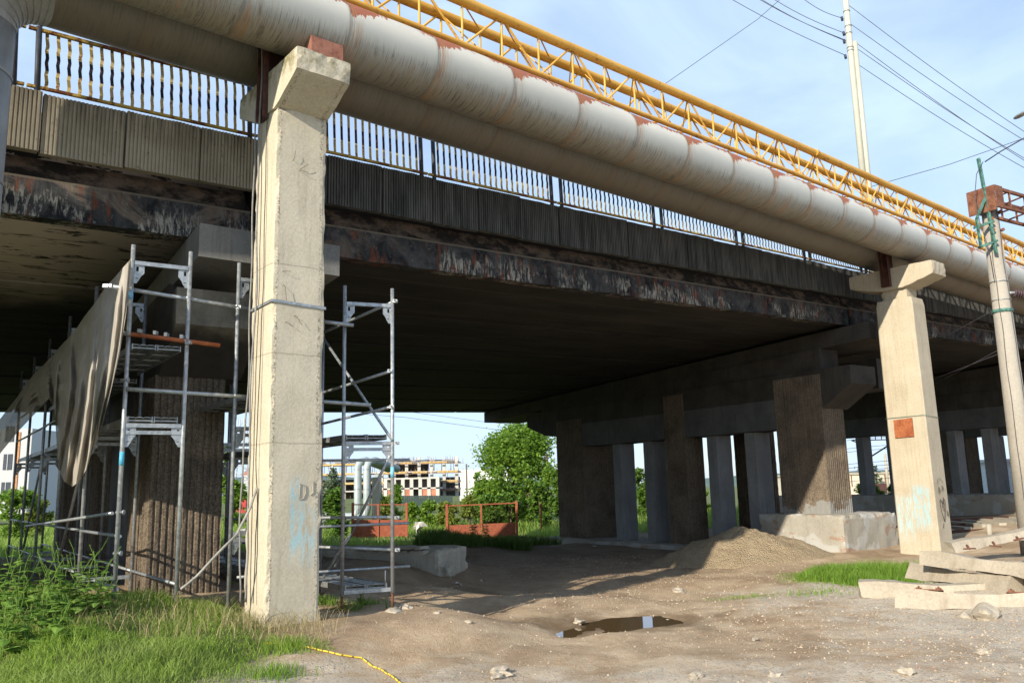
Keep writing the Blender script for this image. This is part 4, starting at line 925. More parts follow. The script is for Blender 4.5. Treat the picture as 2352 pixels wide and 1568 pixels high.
# ------------------------------------------------------------------ stones
def stone(x, y, r_, lbl, seed, mt='stone', zz=.42):
    r_ *= .8
    p = PZ(x, y, -.25)
    for _ in range(4): p = PZ(x, y, gz(p.x, p.y))
    single('stone', MB().rock((p.x, p.y, gz(p.x, p.y) + r_ * .15), r_, r_ * .7, r_ * zz, seed, 2, .55), M[mt], lbl, 'stone')
M['stone'] = plain('field_stone', (.40, .345, .27), .95, 0, .3, 14); M['brick'] = plain('brick_red', (.34, .13, .08), .9); M['white_rub'] = plain('white_rubble', (.55, .53, .48), .85)
ST = [(1147, 1632, .13, 'pale angular stone near the bottom edge, right of the yellow rope'), (1160, 1606, .09, 'flat pale stone just above the angular one near the bottom edge'), (1142, 1700, .1, 'pale stone cut by the bottom edge'), (1075, 1455, .06, 'small grey stone left of the puddle'),
      (1560, 1360, .2, 'flat whitish slab-like stone on the track beyond the puddle'), (1535, 1425, .06, 'small pale stone at the rim of the puddle'), (1328, 1432, .15, 'whitish flat stone lying in the left end of the puddle'),
      (1048, 1340, .11, 'grey stone in the shade right of the slab'), (1055, 1322, .09, 'paired grey stone near the shade edge'), (1106, 1338, .07, 'stone at the edge of the bridge shadow'), (985, 1400, .09, 'stone beside the right scaffold foot'), (1004, 1409, .07, 'second stone right of the scaffold foot'),
      (1366, 1165 + 90, .12, 'pale stone lying in the deep shade'), (1600, 1555, .1, 'pale stone at the lower middle of the track'), (2260, 1500, .09, 'half-buried stone toward the lower right'), (1780, 1552, .12, 'half-buried flat stone at the lower centre right'), (2080, 1545, .12, 'rubble lump at the bottom edge right'),
      (1735, 1470, .08, 'small stone right of the puddle'), (930, 1398, .1, 'reddish stone by the near scaffold leg'), (2320, 1340, .13, 'stone leaning on the sleepers at the right edge')]
for i, (x, y, r_, l) in enumerate(ST): stone(x, min(y, 1560) if y < 1568 else 1545 + (i * 5), r_, l, i + 30)
stone(1108, 1338, .08, 'broken red brick at the shadow edge', 77, 'brick', .5)
# gravel
mb = MB(); rg = random.Random(5)
for i in range(19000):
    if i > 14000: y = rg.uniform(7.0, 12.5); x = rg.gauss(6.5, 2.2)
    elif i < 5200: y = rg.uniform(7.2, 15); x = rg.uniform(-2.4, 9)
    elif i < 7200: y = rg.uniform(7.2, 14); x = rg.uniform(2.5, 10.5)
    else: y = rg.uniform(15, 27); x = rg.uniform(-2, 8)
    if x < -1.6 - (y - 9) * .15 and y < 12: continue
    s_ = rg.choice((.004, .005, .006, .007, .009, .011, .017)) * (1.3 if y > 12 else 1) * (1.0 if x < 3 else 1.15)
    if abs(x - pc.x) < 1.2 and abs(y - pc.y) < .8: continue
    z = gz(x, y); a = rg.uniform(0, 6.3); k = [rg.uniform(.6, 1.2) for _ in range(6)]
    ca, sa_ = math.cos(a) * s_, math.sin(a) * s_
    mb.add([(x + ca * k[0], y + sa_ * k[0], z), (x - sa_ * k[1] * .8, y + ca * k[1] * .8, z), (x - ca * k[2], y - sa_ * k[2], z), (x + sa_ * k[3] * .8, y - ca * k[3] * .8, z), (x + ca * .2, y + sa_ * .2, z + s_ * k[4] * .8), (x - ca * .3, y + sa_ * .1, z + s_ * k[5] * .7)],
           [(0, 1, 4), (1, 5, 4), (1, 2, 5), (2, 3, 5), (3, 4, 5), (3, 0, 4)])
m = NT('gravel_stones'); i_ = m.isl(); c = m.ramp(i_, (0, (.25, .18, .12)), (.5, (.36, .28, .19)), (.88, (.46, .39, .30)), (.93, (.36, .30, .25)), (.985, (.30, .15, .10))); M['gravel'] = m.out(c, .9)
struct('gravel', mb, M['gravel'], 'stuff', 'loose gravel and chips strewn over the dirt')
# ------------------------------------------------------------------ rope
def gp_(x, y):
    p = PZ(x, y, -.2)
    for _ in range(4): p = PZ(x, y, gz(p.x, p.y) + .03)
    return p
pts = [gp_(x, y) for x, y in ((612, 1480), (650, 1479), (700, 1481), (740, 1490), (780, 1499), (830, 1512), (870, 1530), (900, 1547), (925, 1566), (950, 1590))]
m = NT('rope_yellow_black'); X = m.xyz(); f = m.math('FRACT', m.math('MULTIPLY', m.math('ADD', X[0], m.math('MULTIPLY', X[1], -.3)), 11)); c = m.mix(m.math('GREATER_THAN', f, .8), (.72, .52, .06), (.2, .13, .03)); M['rope'] = m.out(c, .7)
pp_ = []
for i in range(len(pts) - 1):
    for q in range(5):
        w_ = pts[i].lerp(pts[i + 1], q / 5); w_.z = gz(w_.x, w_.y) + .014; pp_.append(w_)
single('rope', MB().path(pp_, .009, 6), M['rope'], 'yellow twisted rope lying across the dirt toward the bottom edge', 'rope')
pts = [PY(415, 1352, 9.8), PY(450, 1325, 9.9), PY(500, 1270, 10.0), PY(545, 1225, 10.2), PY(575, 1165, 10.4), PY(590, 1120, 10.45)]
single('cable', MB().path(wave(pts, .01, 3, 30), .016, 6), plain('cable_grey', (.28, .27, .24), .6), 'slack grey cable sagging from the near pillar down into the grass', 'cable')
# ------------------------------------------------------------------ grass
def blades(mb, n, place, h0, h1, wd, seed, lean=.5, seg=2):
    rg = random.Random(seed); k = 0; V = mb.v; Fc = mb.f; S = mb.sm
    while k < n:
        q = place(rg)
        if q is None: continue
        x, y, hs = q; k += 1
        z = gz(x, y) - .01; h = rg.uniform(h0, h1) * hs; a = rg.uniform(0, 6.283); b = rg.uniform(0, 6.283); l = h * lean * rg.uniform(.2, 1.2)
        ux, uy = math.cos(a) * wd / 2 * rg.uniform(.6, 1.3), math.sin(a) * wd / 2; lx, ly = math.cos(b) * l, math.sin(b) * l
        i = len(V); V.append(Vector((x - ux, y - uy, z))); V.append(Vector((x + ux, y + uy, z)))
        V.append(Vector((x + ux * .8 + lx * .35, y + uy * .8 + ly * .35, z + h * .6))); V.append(Vector((x - ux * .8 + lx * .35, y - uy * .8 + ly * .35, z + h * .6))); V.append(Vector((x + lx, y + ly, z + h * (1 - .25 * lean * rg.random()))))
        Fc.append([i, i + 1, i + 2, i + 3]); Fc.append([i + 3, i + 2, i + 4]); S += [False, False]
def pl_left(rg):
    y = rg.uniform(5.6, 11.3); x = rg.uniform(-9.5, -2.0) if y > 7.5 else rg.uniform(-6.5, -1.8)
    e = -2.1 - .05 * y + .9 * mnoise.noise(Vector((x * .9, y * .9, 1))) + .35 * mnoise.noise(Vector((x * 3, y * 3, 1)))
    if x > e: return None
    if y > 10.6 and x > -3.6 and (y > 11): return None
    d = e - x
    if d < .35 and rg.random() > d / .35 + .1: return None
    cl = .75 + .9 * max(-.3, mnoise.noise(Vector((x * 1.4, y * 1.4, 8))))
    return x, y, cl * min(1, .45 + d * .5)
mb = MB(); blades(mb, 62000, pl_left, .07, .21, .008, 3, .9); struct('grass', mb, M['grass'], 'stuff', 'long grass covering the bank round the near pillar')
def pl_gold(rg):
    c = rg.choice(((-3.0, 10.1, .5), (-3.5, 9.9, .6), (-2.6, 9.9, .35), (-6.2, 9.3, .5), (-4.2, 9.2, .5)))
    x = rg.gauss(c[0], c[2]); y = rg.gauss(c[1], .3)
    return (x, y, 1) if x < -2.05 else None
m = leafmat('dry_seed_grass', (.34, .28, .14), (.50, .42, .24), .4)
mb = MB(); blades(mb, 1300, pl_gold, .14, .32, .006, 9, .8); struct('dry_grass', mb, m, 'stuff', 'dry seeding grass round the foot of the near pillar')
gc = PZ(2010, 1310, -.15)
def pl_right(rg):
    a = rg.uniform(0, 6.283); r = math.sqrt(rg.random()) * (1 + .35 * mnoise.noise(Vector((math.cos(a) * 2, math.sin(a) * 2, 4)))) * rg.uniform(.85, 1.1); x = gc.x + 1.2 * r * math.cos(a); y = gc.y + .75 + 1.35 * r * math.sin(a)
    return x, y, max(.3, 1.15 - .6 * r * r) * (1 + .5 * mnoise.noise(Vector((x * 2, y * 2, 0))))
mb = MB(); blades(mb, 9000, pl_right, .14, .34, .009, 5, .5)
def pl_r2(rg):
    c = rg.choice(((1890, 1335), (1850, 1345), (1700, 1350))); p = PZ(c[0], c[1], -.2); return rg.gauss(p.x, .3), rg.gauss(p.y, .25), .5
def pl_fr(rg):
    a = rg.uniform(0, 6.283); r = rg.gauss(1.05, .16); return gc.x + 1.25 * r * math.cos(a), gc.y + .75 + 1.4 * r * math.sin(a), .6
blades(mb, 1300, pl_fr, .08, .22, .009, 15, .6)
blades(mb, 500, pl_r2, .1, .2, .008, 6, .5); struct('green_grass_tuft', mb, M['grass_g'], 'stuff', 'bright green patch of grass left of the sleeper pile')
def pl_small(rg):
    c = rg.choice(((725, 1400), (760, 1405), (700, 1412), (840, 1400), (800, 1415), (650, 1545), (660, 1500), (600, 1560))); p = PZ(c[0], c[1], -.1); return rg.gauss(p.x, .12), rg.gauss(p.y, .12), .7
mb = MB(); blades(mb, 1500, pl_small, .08, .22, .007, 16, .6); struct('grass_tufts', mb, M['grass_g'], 'stuff', 'small tufts of grass at the edge of the dirt')
def pl_far(rg):
    y = rg.uniform(27, 62); x = rg.uniform(-.62 * y, .75 * y)
    v = (Vector((x, y, 0)) - P1).dot(N)
    if 38 < y < 49 and -9.8 < x < .6: return (x, y, .35) if rg.random() < .6 else None
    if v > -17.5 + 2.5 * mnoise.noise(Vector((x * .3, y * .3, 0))): return None
    return x, y, (.75 + .5 * mnoise.noise(Vector((x * .25, y * .25, 3)))) * (.6 + y / 60)
mb = MB(); blades(mb, 30000, pl_far, .25, .6, .045, 11, .5); struct('meadow_grass', mb, M['grass'], 'stuff', 'tall sunlit grass beyond the bridge')
def pl_shade(rg):
    y = rg.uniform(23, 33); x = rg.uniform(-3.4, 3.5); v = (Vector((x, y, 0)) - P1).dot(N)
    if v > -12.0 + 2 * mnoise.noise(Vector((x * .5, y * .5, 0))) or v < -19: return None
    if x > .5 and v > -14: return None
    return x, y, .8 + .8 * mnoise.noise(Vector((x * .5, y * .5, 3)))
mb = MB(); blades(mb, 9000, pl_shade, .2, .6, .03, 12, .5); struct('shaded_undergrowth', mb, M['grass_d'], 'stuff', 'dark undergrowth in the shade at the far side of the bridge')
# ------------------------------------------------------------------ leafy plants
def leafshape(mb, p, d, nrm, L, W):
    d = d.normalized(); s_ = d.cross(nrm)
    if s_.length < 1e-3: s_ = Vector((1, 0, 0))
    s_.normalize(); n2 = s_.cross(d)
    i = len(mb.v); mb.v += [p, p + d * L * .35 + s_ * W * .5 - n2 * L * .03, p + d * L - n2 * L * .12, p + d * L * .35 - s_ * W * .5 - n2 * L * .03, p + d * L * .45 + n2 * L * .04]
    mb.f += [[i, i + 1, i + 4], [i + 1, i + 2, i + 4], [i + 2, i + 3, i + 4], [i + 3, i, i + 4]]; mb.sm += [False] * 4
def weed(p, h, seed, lbl, group=None, leaf=.11, nst=4, mat='weed', bare=.25):
    rg = random.Random(seed); root = thing('leafy_weed', lbl, 'plant', tuple(p), 0, group)
    st = MB(); lf = MB()
    for k in range(nst):
        a = rg.uniform(0, 6.28); hh = h * rg.uniform(.6, 1.05); ln = rg.uniform(.1, .4) * hh; pts = []
        for i in range(8):
            t = i / 7; pts.append(p + Vector((math.cos(a) * ln * t * t + .015 * math.sin(i * 2 + k), math.sin(a) * ln * t * t, hh * t)))
        st.path(pts, .006, 5, .0025)
        n = int(hh / .075)
        for i in range(n):
            t = (i + .5) / n * (1 - bare) + .04; j = t * 7; q = pts[int(j)].lerp(pts[min(7, int(j) + 1)], j - int(j)); b = i * 2.4 + rg.uniform(-.4, .4)
            d = Vector((math.cos(b), math.sin(b), rg.uniform(-.25, .45))); L = leaf * (1.15 - .7 * t) * rg.uniform(.7, 1.2); leafshape(lf, q + d * .02, d, Z, L, L * .72)
        for i in range(int(n * .8)):
            t = 1 - bare * rg.random(); j = min(6.99, t * 7); q = pts[int(j)].lerp(pts[int(j) + 1], j - int(j)); b = rg.uniform(0, 6.28); leafshape(lf, q, Vector((math.cos(b), math.sin(b), .5)), Z, .025, .012)
    part('stem', st, M[mat], root); part('foliage', lf, M[mat], root)
WL = 'leafy green weed in the dense clump at the lower left'
rg = random.Random(4)
for i, (x, y, Y, h) in enumerate(((5, 1370, 8.6, .95), (45, 1375, 9.0, .85), (85, 1380, 8.8, .8), (120, 1385, 9.0, .75), (150, 1385, 9.2, .7), (190, 1385, 9.2, .65), (30, 1400, 8.3, .6), (100, 1405, 8.5, .55), (160, 1405, 8.6, .5), (215, 1390, 9.3, .5), (10, 1420, 8.0, .55), (65, 1415, 8.2, .5), (0, 1330, 9.4, .95), (60, 1345, 9.5, 1.0), (140, 1350, 9.5, .85), (180, 1360, 9.6, .9), (225, 1370, 9.6, .7), (130, 1420, 8.2, .4), (245, 1380, 9.4, .45))):
    p = PY(x, y, Y); p.z = gz(p.x, p.y); weed(p, h * 1.05, 50 + i, WL, 'leafy weeds in the lower left clump', .17, 5)
for i, (x, y, h, l, n) in enumerate(((690, 1375, .4, 'bushy weed against the right corner of the near pillar foot', 7), (712, 1385, .28, 'low weed at the near pillar foot, right of the bushier one', 5), (830, 1396, .34, 'round-leaved weed between the legs of the right scaffold', 5), (888, 1398, .16, 'tiny leafy weed near the rusty scaffold foot', 4), (1022, 1290, .35, 'weed at the broken end of the long slab', 5), (330, 1345, .6, 'tall thin weed in front of the stained pier', 3), (525, 1345, .45, 'grassy weed between the scaffold and the near pillar', 5))):
    p = PZ(x, y, 0)
    for _ in range(3): p = PZ(x, y, gz(p.x, p.y))
    p.z = gz(p.x, p.y); weed(p, h, 90 + i, l, None, .085, n)
# ------------------------------------------------------------------ trees and shrubs
def leafball(mb, lobes, n, size, seed, flat=.5):
    rg = random.Random(seed); tot = sum(l[3] ** 2 for l in lobes)
    for (cx, cy, cz, r, rz) in lobes:
        k = int(n * r * r / tot)
        # clumps on the lobe
        cl = []
        for _ in range(max(6, int(k / 26))):
            a = rg.uniform(0, 6.283); u = rg.uniform(-.75, 1); rr = rg.uniform(.55, 1.02) ; s_ = math.sqrt(max(0, 1 - u * u)); cl.append((cx + r * rr * s_ * math.cos(a), cy + r * rr * s_ * math.sin(a), cz + rz * rr * u, r * rg.uniform(.10, .24)))
        for _ in range(k):
            c = rg.choice(cl); p = Vector((rg.gauss(c[0], c[3]), rg.gauss(c[1], c[3]), rg.gauss(c[2], c[3] * .7)))
            d = Vector((rg.gauss(0, 1), rg.gauss(0, 1), rg.gauss(0, .6))).normalized(); nn = Vector((rg.gauss(0, .6), rg.gauss(0, .6), 1)).normalized(); s_ = size * rg.uniform(.6, 1.3)
            w_ = d.cross(nn).normalized() * s_ * .35; i = len(mb.v); mb.v += [p, p + d * s_ * .5 + w_, p + d * s_, p + d * s_ * .5 - w_]; mb.f.append([i, i + 1, i + 2, i + 3]); mb.sm.append(False)
def tree(x, y, h, rad, seed, lbl, mat='leaf_a', n=9000, size=.2, name='tree', cat='tree', group=None, lobes=None, low=.1, z=None):
    rg = random.Random(seed); g = gz(x, y) if z is None else z
    root = thing(name, lbl, cat, (x, y, g), 0, group)
    mb = MB(); mb.path([(x, y, g - .2), (x + .1, y, g + h * .3), (x, y + .1, g + h * .62)], max(.04, h * .03), 8, h * .012)
    if not lobes:
        lobes = []
        for i in range(9):
            a = rg.uniform(0, 6.28); t = rg.uniform(low, .8); rr = rad * (1 - abs(t - .4)) * rg.uniform(.25, .7)
            lobes.append((x + math.cos(a) * rr, y + math.sin(a) * rr, g + h * (t + .1), rad * rg.uniform(.35, .55), h * rg.uniform(.14, .24)))
        lobes.append((x, y, g + h * .8, rad * .42, h * .2))
    for l in lobes[:8]: mb.tube((x, y, g + h * .25), (l[0], l[1], l[2]), max(.02, h * .009), 6, .012)
    part('trunk', mb, M['bark'], root); lf = MB(); leafball(lf, lobes, n, size, seed); part('crown', lf, M[mat], root)
def tpx(xc, ytop, ybase, wpx, Y, seed, lbl, **k):
    b = PY(xc, ybase, Y); t = PY(xc, ytop, Y); g = gz(b.x, b.y); g = min(g, b.z); tree(b.x, b.y, t.z - g, wpx / 1898 * Y / 2, seed, lbl, z=g, **k)
tpx(1178, 985, 1190, 262, 66, 2, 'tall broad bright green tree beyond the red gates, highest in view', n=32000, size=.26, low=.02)
SH = 'green shrub in the thicket beyond the red gates'; SG = 'shrubs beyond the red gates'
k = 0
for xc, yt, wp, Y, mt in ((1105, 1085, 70, 60, 'leaf_a'), (1150, 1070, 80, 58, 'leaf_a'), (1215, 1060, 80, 60, 'leaf_a'), (1262, 1070, 60, 57, 'leaf_a'), (1285, 1095, 50, 55, 'leaf_b'), (1240, 1110, 60, 52, 'leaf_b'), (1170, 1115, 70, 52, 'leaf_b'), (1120, 1135, 60, 52, 'leaf_b'), (1075, 1140, 50, 56, 'leaf_y'), (1030, 1150, 50, 56, 'leaf_y'), (990, 1152, 50, 58, 'leaf_a'), (950, 1155, 40, 60, 'leaf_a'), (905, 1110, 50, 66, 'leaf_a'), (880, 1140, 40, 64, 'leaf_y'),
                          (1440, 1075, 60, 62, 'leaf_b'), (1480, 1068, 60, 60, 'leaf_b'), (1535, 1080, 50, 60, 'leaf_b'), (1340, 1090, 80, 62, 'leaf_b'), (1620, 1120, 40, 60, 'leaf_b')):
    k += 1; tpx(xc, yt, 1195, wp, Y, 100 + k, SH, mat=mt, n=3200, size=.2, name='shrub', cat='shrub', group=SG, low=-.02)
k = 0
for xc, yt, yb, wp, Y, mt, n, l in ((762, 1070, 1175, 60, 52, 'leaf_c', 3000, 'thin young tree just right of the near pillar, in front of the unfinished building'), (770, 1120, 1205, 75, 46, 'leaf_b', 4500, 'dense dark shrub just right of the near pillar, left of the clad pipe loop'),
                                (40, 1125, 1195, 90, 44, 'leaf_a', 3600, 'bright shrub seen through the scaffold at the far left'), (90, 1135, 1195, 60, 46, 'leaf_y', 2400, 'yellowish shrub seen through the left scaffold legs'), (520, 1020, 1130, 40, 60, 'leaf_a', 2600, 'green tree seen between the stained pier and the near pillar'),
                                (535, 1100, 1180, 70, 56, 'leaf_a', 3000, 'green shrub behind the small red shed'), (1990, 1105, 1168, 60, 66, 'leaf_y', 3600, 'bright yellow-green bush left of the catenary pole'), (2062, 1100, 1175, 26, 52, 'leaf_b', 1500, 'dark narrow shrub right of the catenary pole, touching the far pillar'), (2025, 1125, 1170, 40, 70, 'leaf_y', 1800, 'low bush behind the catenary pole'),
                                (1995, 1062, 1095, 60, 130, 'leaf_c', 2600, 'hazy distant tree above the long pale warehouse'), (2305, 1085, 1160, 30, 62, 'leaf_y', 1800, 'green shrub seen between the columns of the dark pier at the right'), (2290, 985, 1080, 40, 75, 'leaf_c', 2600, 'distant tree between the columns of the dark pier at the right')):
    k += 1; tpx(xc, yt, yb, wp, Y, 140 + k, l, mat=mt, n=n, size=.2 * max(1, Y / 70), low=0)
for i, (x, yt, h) in enumerate(((1085, 1168, 0), (1118, 1190, 0))):
    b = PY(x, 1232, 43); b.z = gz(b.x, b.y); t = PY(x, yt, 43); weed(b, t.z - b.z, 200 + i, ('tall dark weed standing before the right red gate', 'shorter dark weed right of the tall one before the red gate')[i], None, .3, 6, 'leaf_b')
# ------------------------------------------------------------------ gates
def gate(x0, x1, yt0, yt1, yp0, yp1, yb, Y, lbl, mid):
    a = PY(x0, yb, Y); b = PY(x1, yb, Y * 1.01); ta = PY(x0, yt0, Y); tb = PY(x1, yt1, Y * 1.01); pa = PY(x0, yp0, Y); pb = PY(x1, yp1, Y * 1.01)
    g = min(gz(a.x, a.y), a.z); root = thing('red_gate', lbl, 'gate', (a.x, a.y, g), 0, 'rusty red gates in the grass')
    def at(t, f):   # t along, f 0 bottom 1 panel top 2 top
        p = a.lerp(b, t); z = (min(g, p.z), pa.lerp(pb, t).z, ta.lerp(tb, t).z)[f]; return Vector((p.x, p.y, z))
    for t in (0, 1): part('gate_post', MB().bar(at(t, 0), at(t, 2) + Z * .08, .13, .13), M['gate'], root)
    part('middle_stile', MB().bar(at(mid, 0) , at(mid, 2), .12, .1), M['gate'], root)
    part('top_rail', MB().bar(at(.012, 2) - Z * .03, at(.988, 2) - Z * .03, .05, .06), M['gate'], root)
    for t0, t1 in ((.02, mid - .02), (mid + .02, .98)):
        A_, B_, C_, D_ = at(t0, 0) + Z * .06, at(t1, 0) + Z * .06, at(t1, 1), at(t0, 1); o = Vector((0, .02, 0)); part('sheet_panel', MB().hexa([A_, B_, B_ + o, A_ + o, D_, C_, C_ + o, D_ + o]), M['gate'], root)
        mb = MB(); n = 10
        for i in range(1, n): mb.tube(at(t0 + (t1 - t0) * i / n, 1), at(t0 + (t1 - t0) * i / n, 2) - Z * .06, .006, 4)
        part('wire_mesh', mb, M['rust_d'], root)
M['gate'] = rusty('red_oxide_gate', (.27, .075, .04), (.39, .125, .07), (.17, .055, .035))
gate(1027, 1188, 1160, 1153, 1206, 1199, 1231, 46, 'right-hand rusty red double gate with solid lower panels', .49)
gate(810, 934, 1157, 1157, 1193, 1193, 1226, 47.5, 'left-hand rusty red double gate seen through the right scaffold', .47)
a = PY(1243, 1216, 46); b = PY(1243, 1155, 46); mb = MB(); mb.bar(a, b, .08, .08); single('fence_post', mb, M['gate'], 'single thin red post right of the red gates', 'post')
a = PY(958, 1205, 45); single('white_debris', MB().rock((a.x, a.y, a.z - .1), .3, .15, .3, 4, 2, 1.4), M['white_rub'], 'crumpled white debris in the grass between the gates', 'debris')
# ------------------------------------------------------------------ far district-heating loop
hp = thing('pipe_loop', 'tall pale clad pipe loop rising beyond the left red gate', 'pipe', tuple(PY(840, 1188, 58)))
def tubes(pts, r, name): part(name, MB().path(pts, r, 16), M['pipe_far'], hp)
M['pipe_far'] = plain('far_pipe_cladding', (.33, .38, .38), .5, .1, .12, 1)
for x, dx in ((822, 0), (843, 0)):
    b = PY(x, 1186, 58); t = PY(x, 1072, 58); r_ = .27; pts = [b + Vector((-3, .3, 0)), b + Vector((-.5, 0, 0)), b + Vector((-.1, 0, .15)), b + Z * .6, t + Vector((0, 0, 0)), t + Vector((.1, .15, .35)), t + Vector((.45, .6, .45)), t + Vector((1.6, 3.5, -.1))]
    tubes(pts, r_, 'bent_pipe')
    for f in (.15, .55, .95): q = b.lerp(t, f); part('joint_band', MB().tube(q - Z * .03, q + Z * .03, r_ + .012, 16, caps=False), M['galv'], hp)
b = PY(871, 1150, 61); t = PY(868, 1088, 61); tubes([b, t], .24, 'riser'); b = PY(860, 1165, 59); part('concrete_support', MB().box(b.x - .25, b.x + .25, b.y + .5, b.y + .9, b.z - 1, PY(860, 1095, 59).z), M['conc_old'], hp)
# ------------------------------------------------------------------ unfinished building
BY = 230
def bp(x, y, Y=BY): return PY(x, y, Y)
bl = thing('unfinished_building', 'unfinished concrete apartment block with yellow formwork edges and props, beyond the pipe loop', 'building', tuple(bp(890, 1145)))
M['conc_far'] = plain('far_concrete', (.50, .48, .44), .9, 0, .12, .3); M['form'] = plain('yellow_formwork', (.52, .36, .14), .8); M['dark_in'] = plain('dark_interior', (.15, .145, .14), .9); M['brickf'] = plain('brick_infill', (.45, .18, .11), .9, 0, .2, 1); M['prop'] = plain('rusty_props', (.28, .19, .15), .8)  # dark_in holds the interiors' shade in its colour, greyed for haze
def wz(y, Y=BY): return bp(900, y, Y).z - (bp(900, 1120, Y).z - bp(900, 1120, Y).z)
X0, X1 = bp(700, 1100).x, bp(1052, 1100).x; zs = [bp(900, y).z for y in (1143, 1124, 1105, 1083, 1061)]
for i, z in enumerate(zs[1:]):
    part('floor_slab', MB().box(X0, X1, BY, BY + 14, z - .35, z), M['conc_far'], bl)
    x = X0
    while x < X1 - 3:
        L = random.uniform(3, 8)
        if random.random() < .7: part('formwork_edge', MB().box(x, min(X1, x + L), BY - .25, BY - .02, z - .55, z - .05), M['form'] if i in (1, 2, 3) else M['prop'], bl)
        x += L + random.uniform(0, 3)
n = 12
for i in range(n + 1):
    x = X0 + (X1 - X0 - .8) * i / n
    part('column', MB().box(x, x + .85, BY + .1, BY + .9, zs[0], zs[-1] + (1.2 if i % 3 == 0 else 0)), M['conc_far'], bl)
part('back_wall', MB().box(X0, X1, BY + 9, BY + 9.4, zs[0], zs[2] + .9), M['dark_in'], bl)
part('back_wall', MB().box(X0 + 22, X1 - 9, BY + 8.4, BY + 8.8, zs[2] + .9, zs[4] - .5), M['dark_in'], bl)
mb = MB()
for i in range(150):
    x = random.uniform(X0, X1); k = random.randrange(0, 4); mb.tube((x, BY + random.uniform(.5, 5), zs[k]), (x, BY + 2, zs[k + 1] - .3), .06, 4)
o = part('shoring_props', mb, M['prop'], bl); o['kind'] = 'stuff'
mb = MB()
for i in range(110):
    x = random.uniform(X0, X1); h = random.uniform(.3, 1.6); mb.tube((x, BY + random.uniform(0, 6), zs[-1]), (x + random.uniform(-.2, .2), BY + 2, zs[-1] + h), .05, 4)
for i in range(14):
    x = random.uniform(X0, X1 - 6); mb.box(x, x + random.uniform(2, 6), BY - .6, BY - .4, zs[-1] + .1, zs[-1] + .35)
o = part('starter_bars', mb, M['prop'], bl); o['kind'] = 'stuff'
mb = MB()
for k in range(1, 5): 
    mb.box(X0 + 14, X1 + 1.8, BY - 1.4, BY - .6, zs[k] - .75, zs[k] - .65)
    for i in range(26): x = X0 + 14 + i * (X1 - X0 - 12.5) / 25; mb.tube((x, BY - 1.3, zs[k] - .7), (x, BY - 1.3, zs[k] + .5), .05, 4)
part('edge_scaffold', mb, M['prop'], bl)
XA, XB = bp(897, 1100).x, bp(1018, 1100).x; zz = [bp(900, y).z for y in (1145, 1121, 1099)]
for z in zz[1:]: part('front_slab', MB().box(XA, XB, BY - 12, BY - 1.5, z - .4, z), M['conc_far'], bl)
for i in range(7): x = XA + (XB - XA - .9) * i / 6; part('column', MB().box(x, x + .9, BY - 12, BY - 11.1, zz[0], zz[2] - .4), M['conc_far'], bl)
for i in (0, 2, 4, 5): x = XA + (XB - XA - .9) * i / 6; part('brick_infill', MB().box(x + .9, x + 2.3, BY - 11.8, BY - 11.5, zz[0], zz[1] - .4), M['brickf'], bl)
part('recess_shade_sheet', MB().box(XA, XB, BY - 8, BY - 7.6, zz[0], zz[2] - .4), M['dark_in'], bl)  # dark sheet standing in for the shade inside the front block
a = bp(1056, 1143, 290); b = bp(1076, 1078, 290); mb = MB().box(a.x, b.x + 14, 290, 305, a.z - 3, b.z); single('white_building', mb, plain('white_wall', (.68, .68, .66), .8), 'plain white building right of the unfinished block, half hidden by the tall tree', 'building')
# dark fence
a = PY(905, 1160, 88); b = PY(1040, 1162, 80); fn_ = thing('dark_fence', 'dark green panel fence below the unfinished building', 'fence', (a.x, a.y, a.z)); M['fence'] = plain('fence_dark_green', (.035, .055, .05), .6)
for i in range(26):
    p = a.lerp(b, i / 26); q = a.lerp(b, (i + .93) / 26); o = Vector((0, .06, 0)); h = Z * 1.0; part('fence_panel', MB().hexa([p, q, q + o, p + o, p + h, q + h, q + h + o, p + h + o]), M['fence'], fn_)
# ------------------------------------------------------------------ left background
a = PY(-30, 1100, 75); b = PY(66, 1100, 75)
lb = thing('apartment_block', 'white and orange apartment block glimpsed through the left scaffold', 'building', (a.x, a.y, a.z - 2)); z0 = PY(20, 1185, 75).z; z1 = PY(20, 985, 75).z
M['wh'] = plain('white_render', (.46, .47, .49), .8, 0, .05); M['or'] = plain('orange_render', (.45, .22, .10), .8); M['winb'] = plain('window_dark', (.06, .07, .09), .2)
part('wall', MB().box(a.x - 12, b.x, 75, 87, z0, z1), M['wh'], lb)
for i in range(4):
    x = b.x - 1.0 - i * 1.9; part('orange_panel', MB().box(x - .35, x, 74.93, 74.995, z0 + 2, z1 - .3), M['or'], lb)
    for k in range(3): z = z0 + 1.6 + k * 2.5; w_ = part('window', MB().box(x - 1.4, x - .6, 74.95, 74.99, z, z + 1.4), M['winb'], lb); part('window_frame', MB().box(x - 1.03, x - .97, 74.9, 74.94, z, z + 1.4), M['wh'], w_)
a = PY(541, 1168, 60); b = PY(566, 1130, 60); sh = thing('red_shed', 'small red shed seen between the stained pier and the near pillar', 'shed', (a.x, a.y, a.z)); M['red'] = plain('red_paint', (.38, .045, .04), .6)
part('wall', MB().box(a.x, b.x, 60, 62, a.z - .3, b.z), M['red'], sh); part('roof', MB().box(a.x - .1, b.x + .1, 59.9, 62.1, b.z + .002, b.z + .1), M['conc_old'], sh); part('door', MB().box(a.x + .28, a.x + .33, 59.97, 59.995, a.z, b.z - .15), M['wh'], sh)
a = PY(560, 1115, 110); b = PY(590, 1090, 110); hs = thing('white_house', 'little white house left of the near pillar in the distance', 'house', (a.x, a.y, a.z)); part('wall', MB().box(a.x, b.x, 110, 115, a.z - 3, b.z), M['wh'], hs)
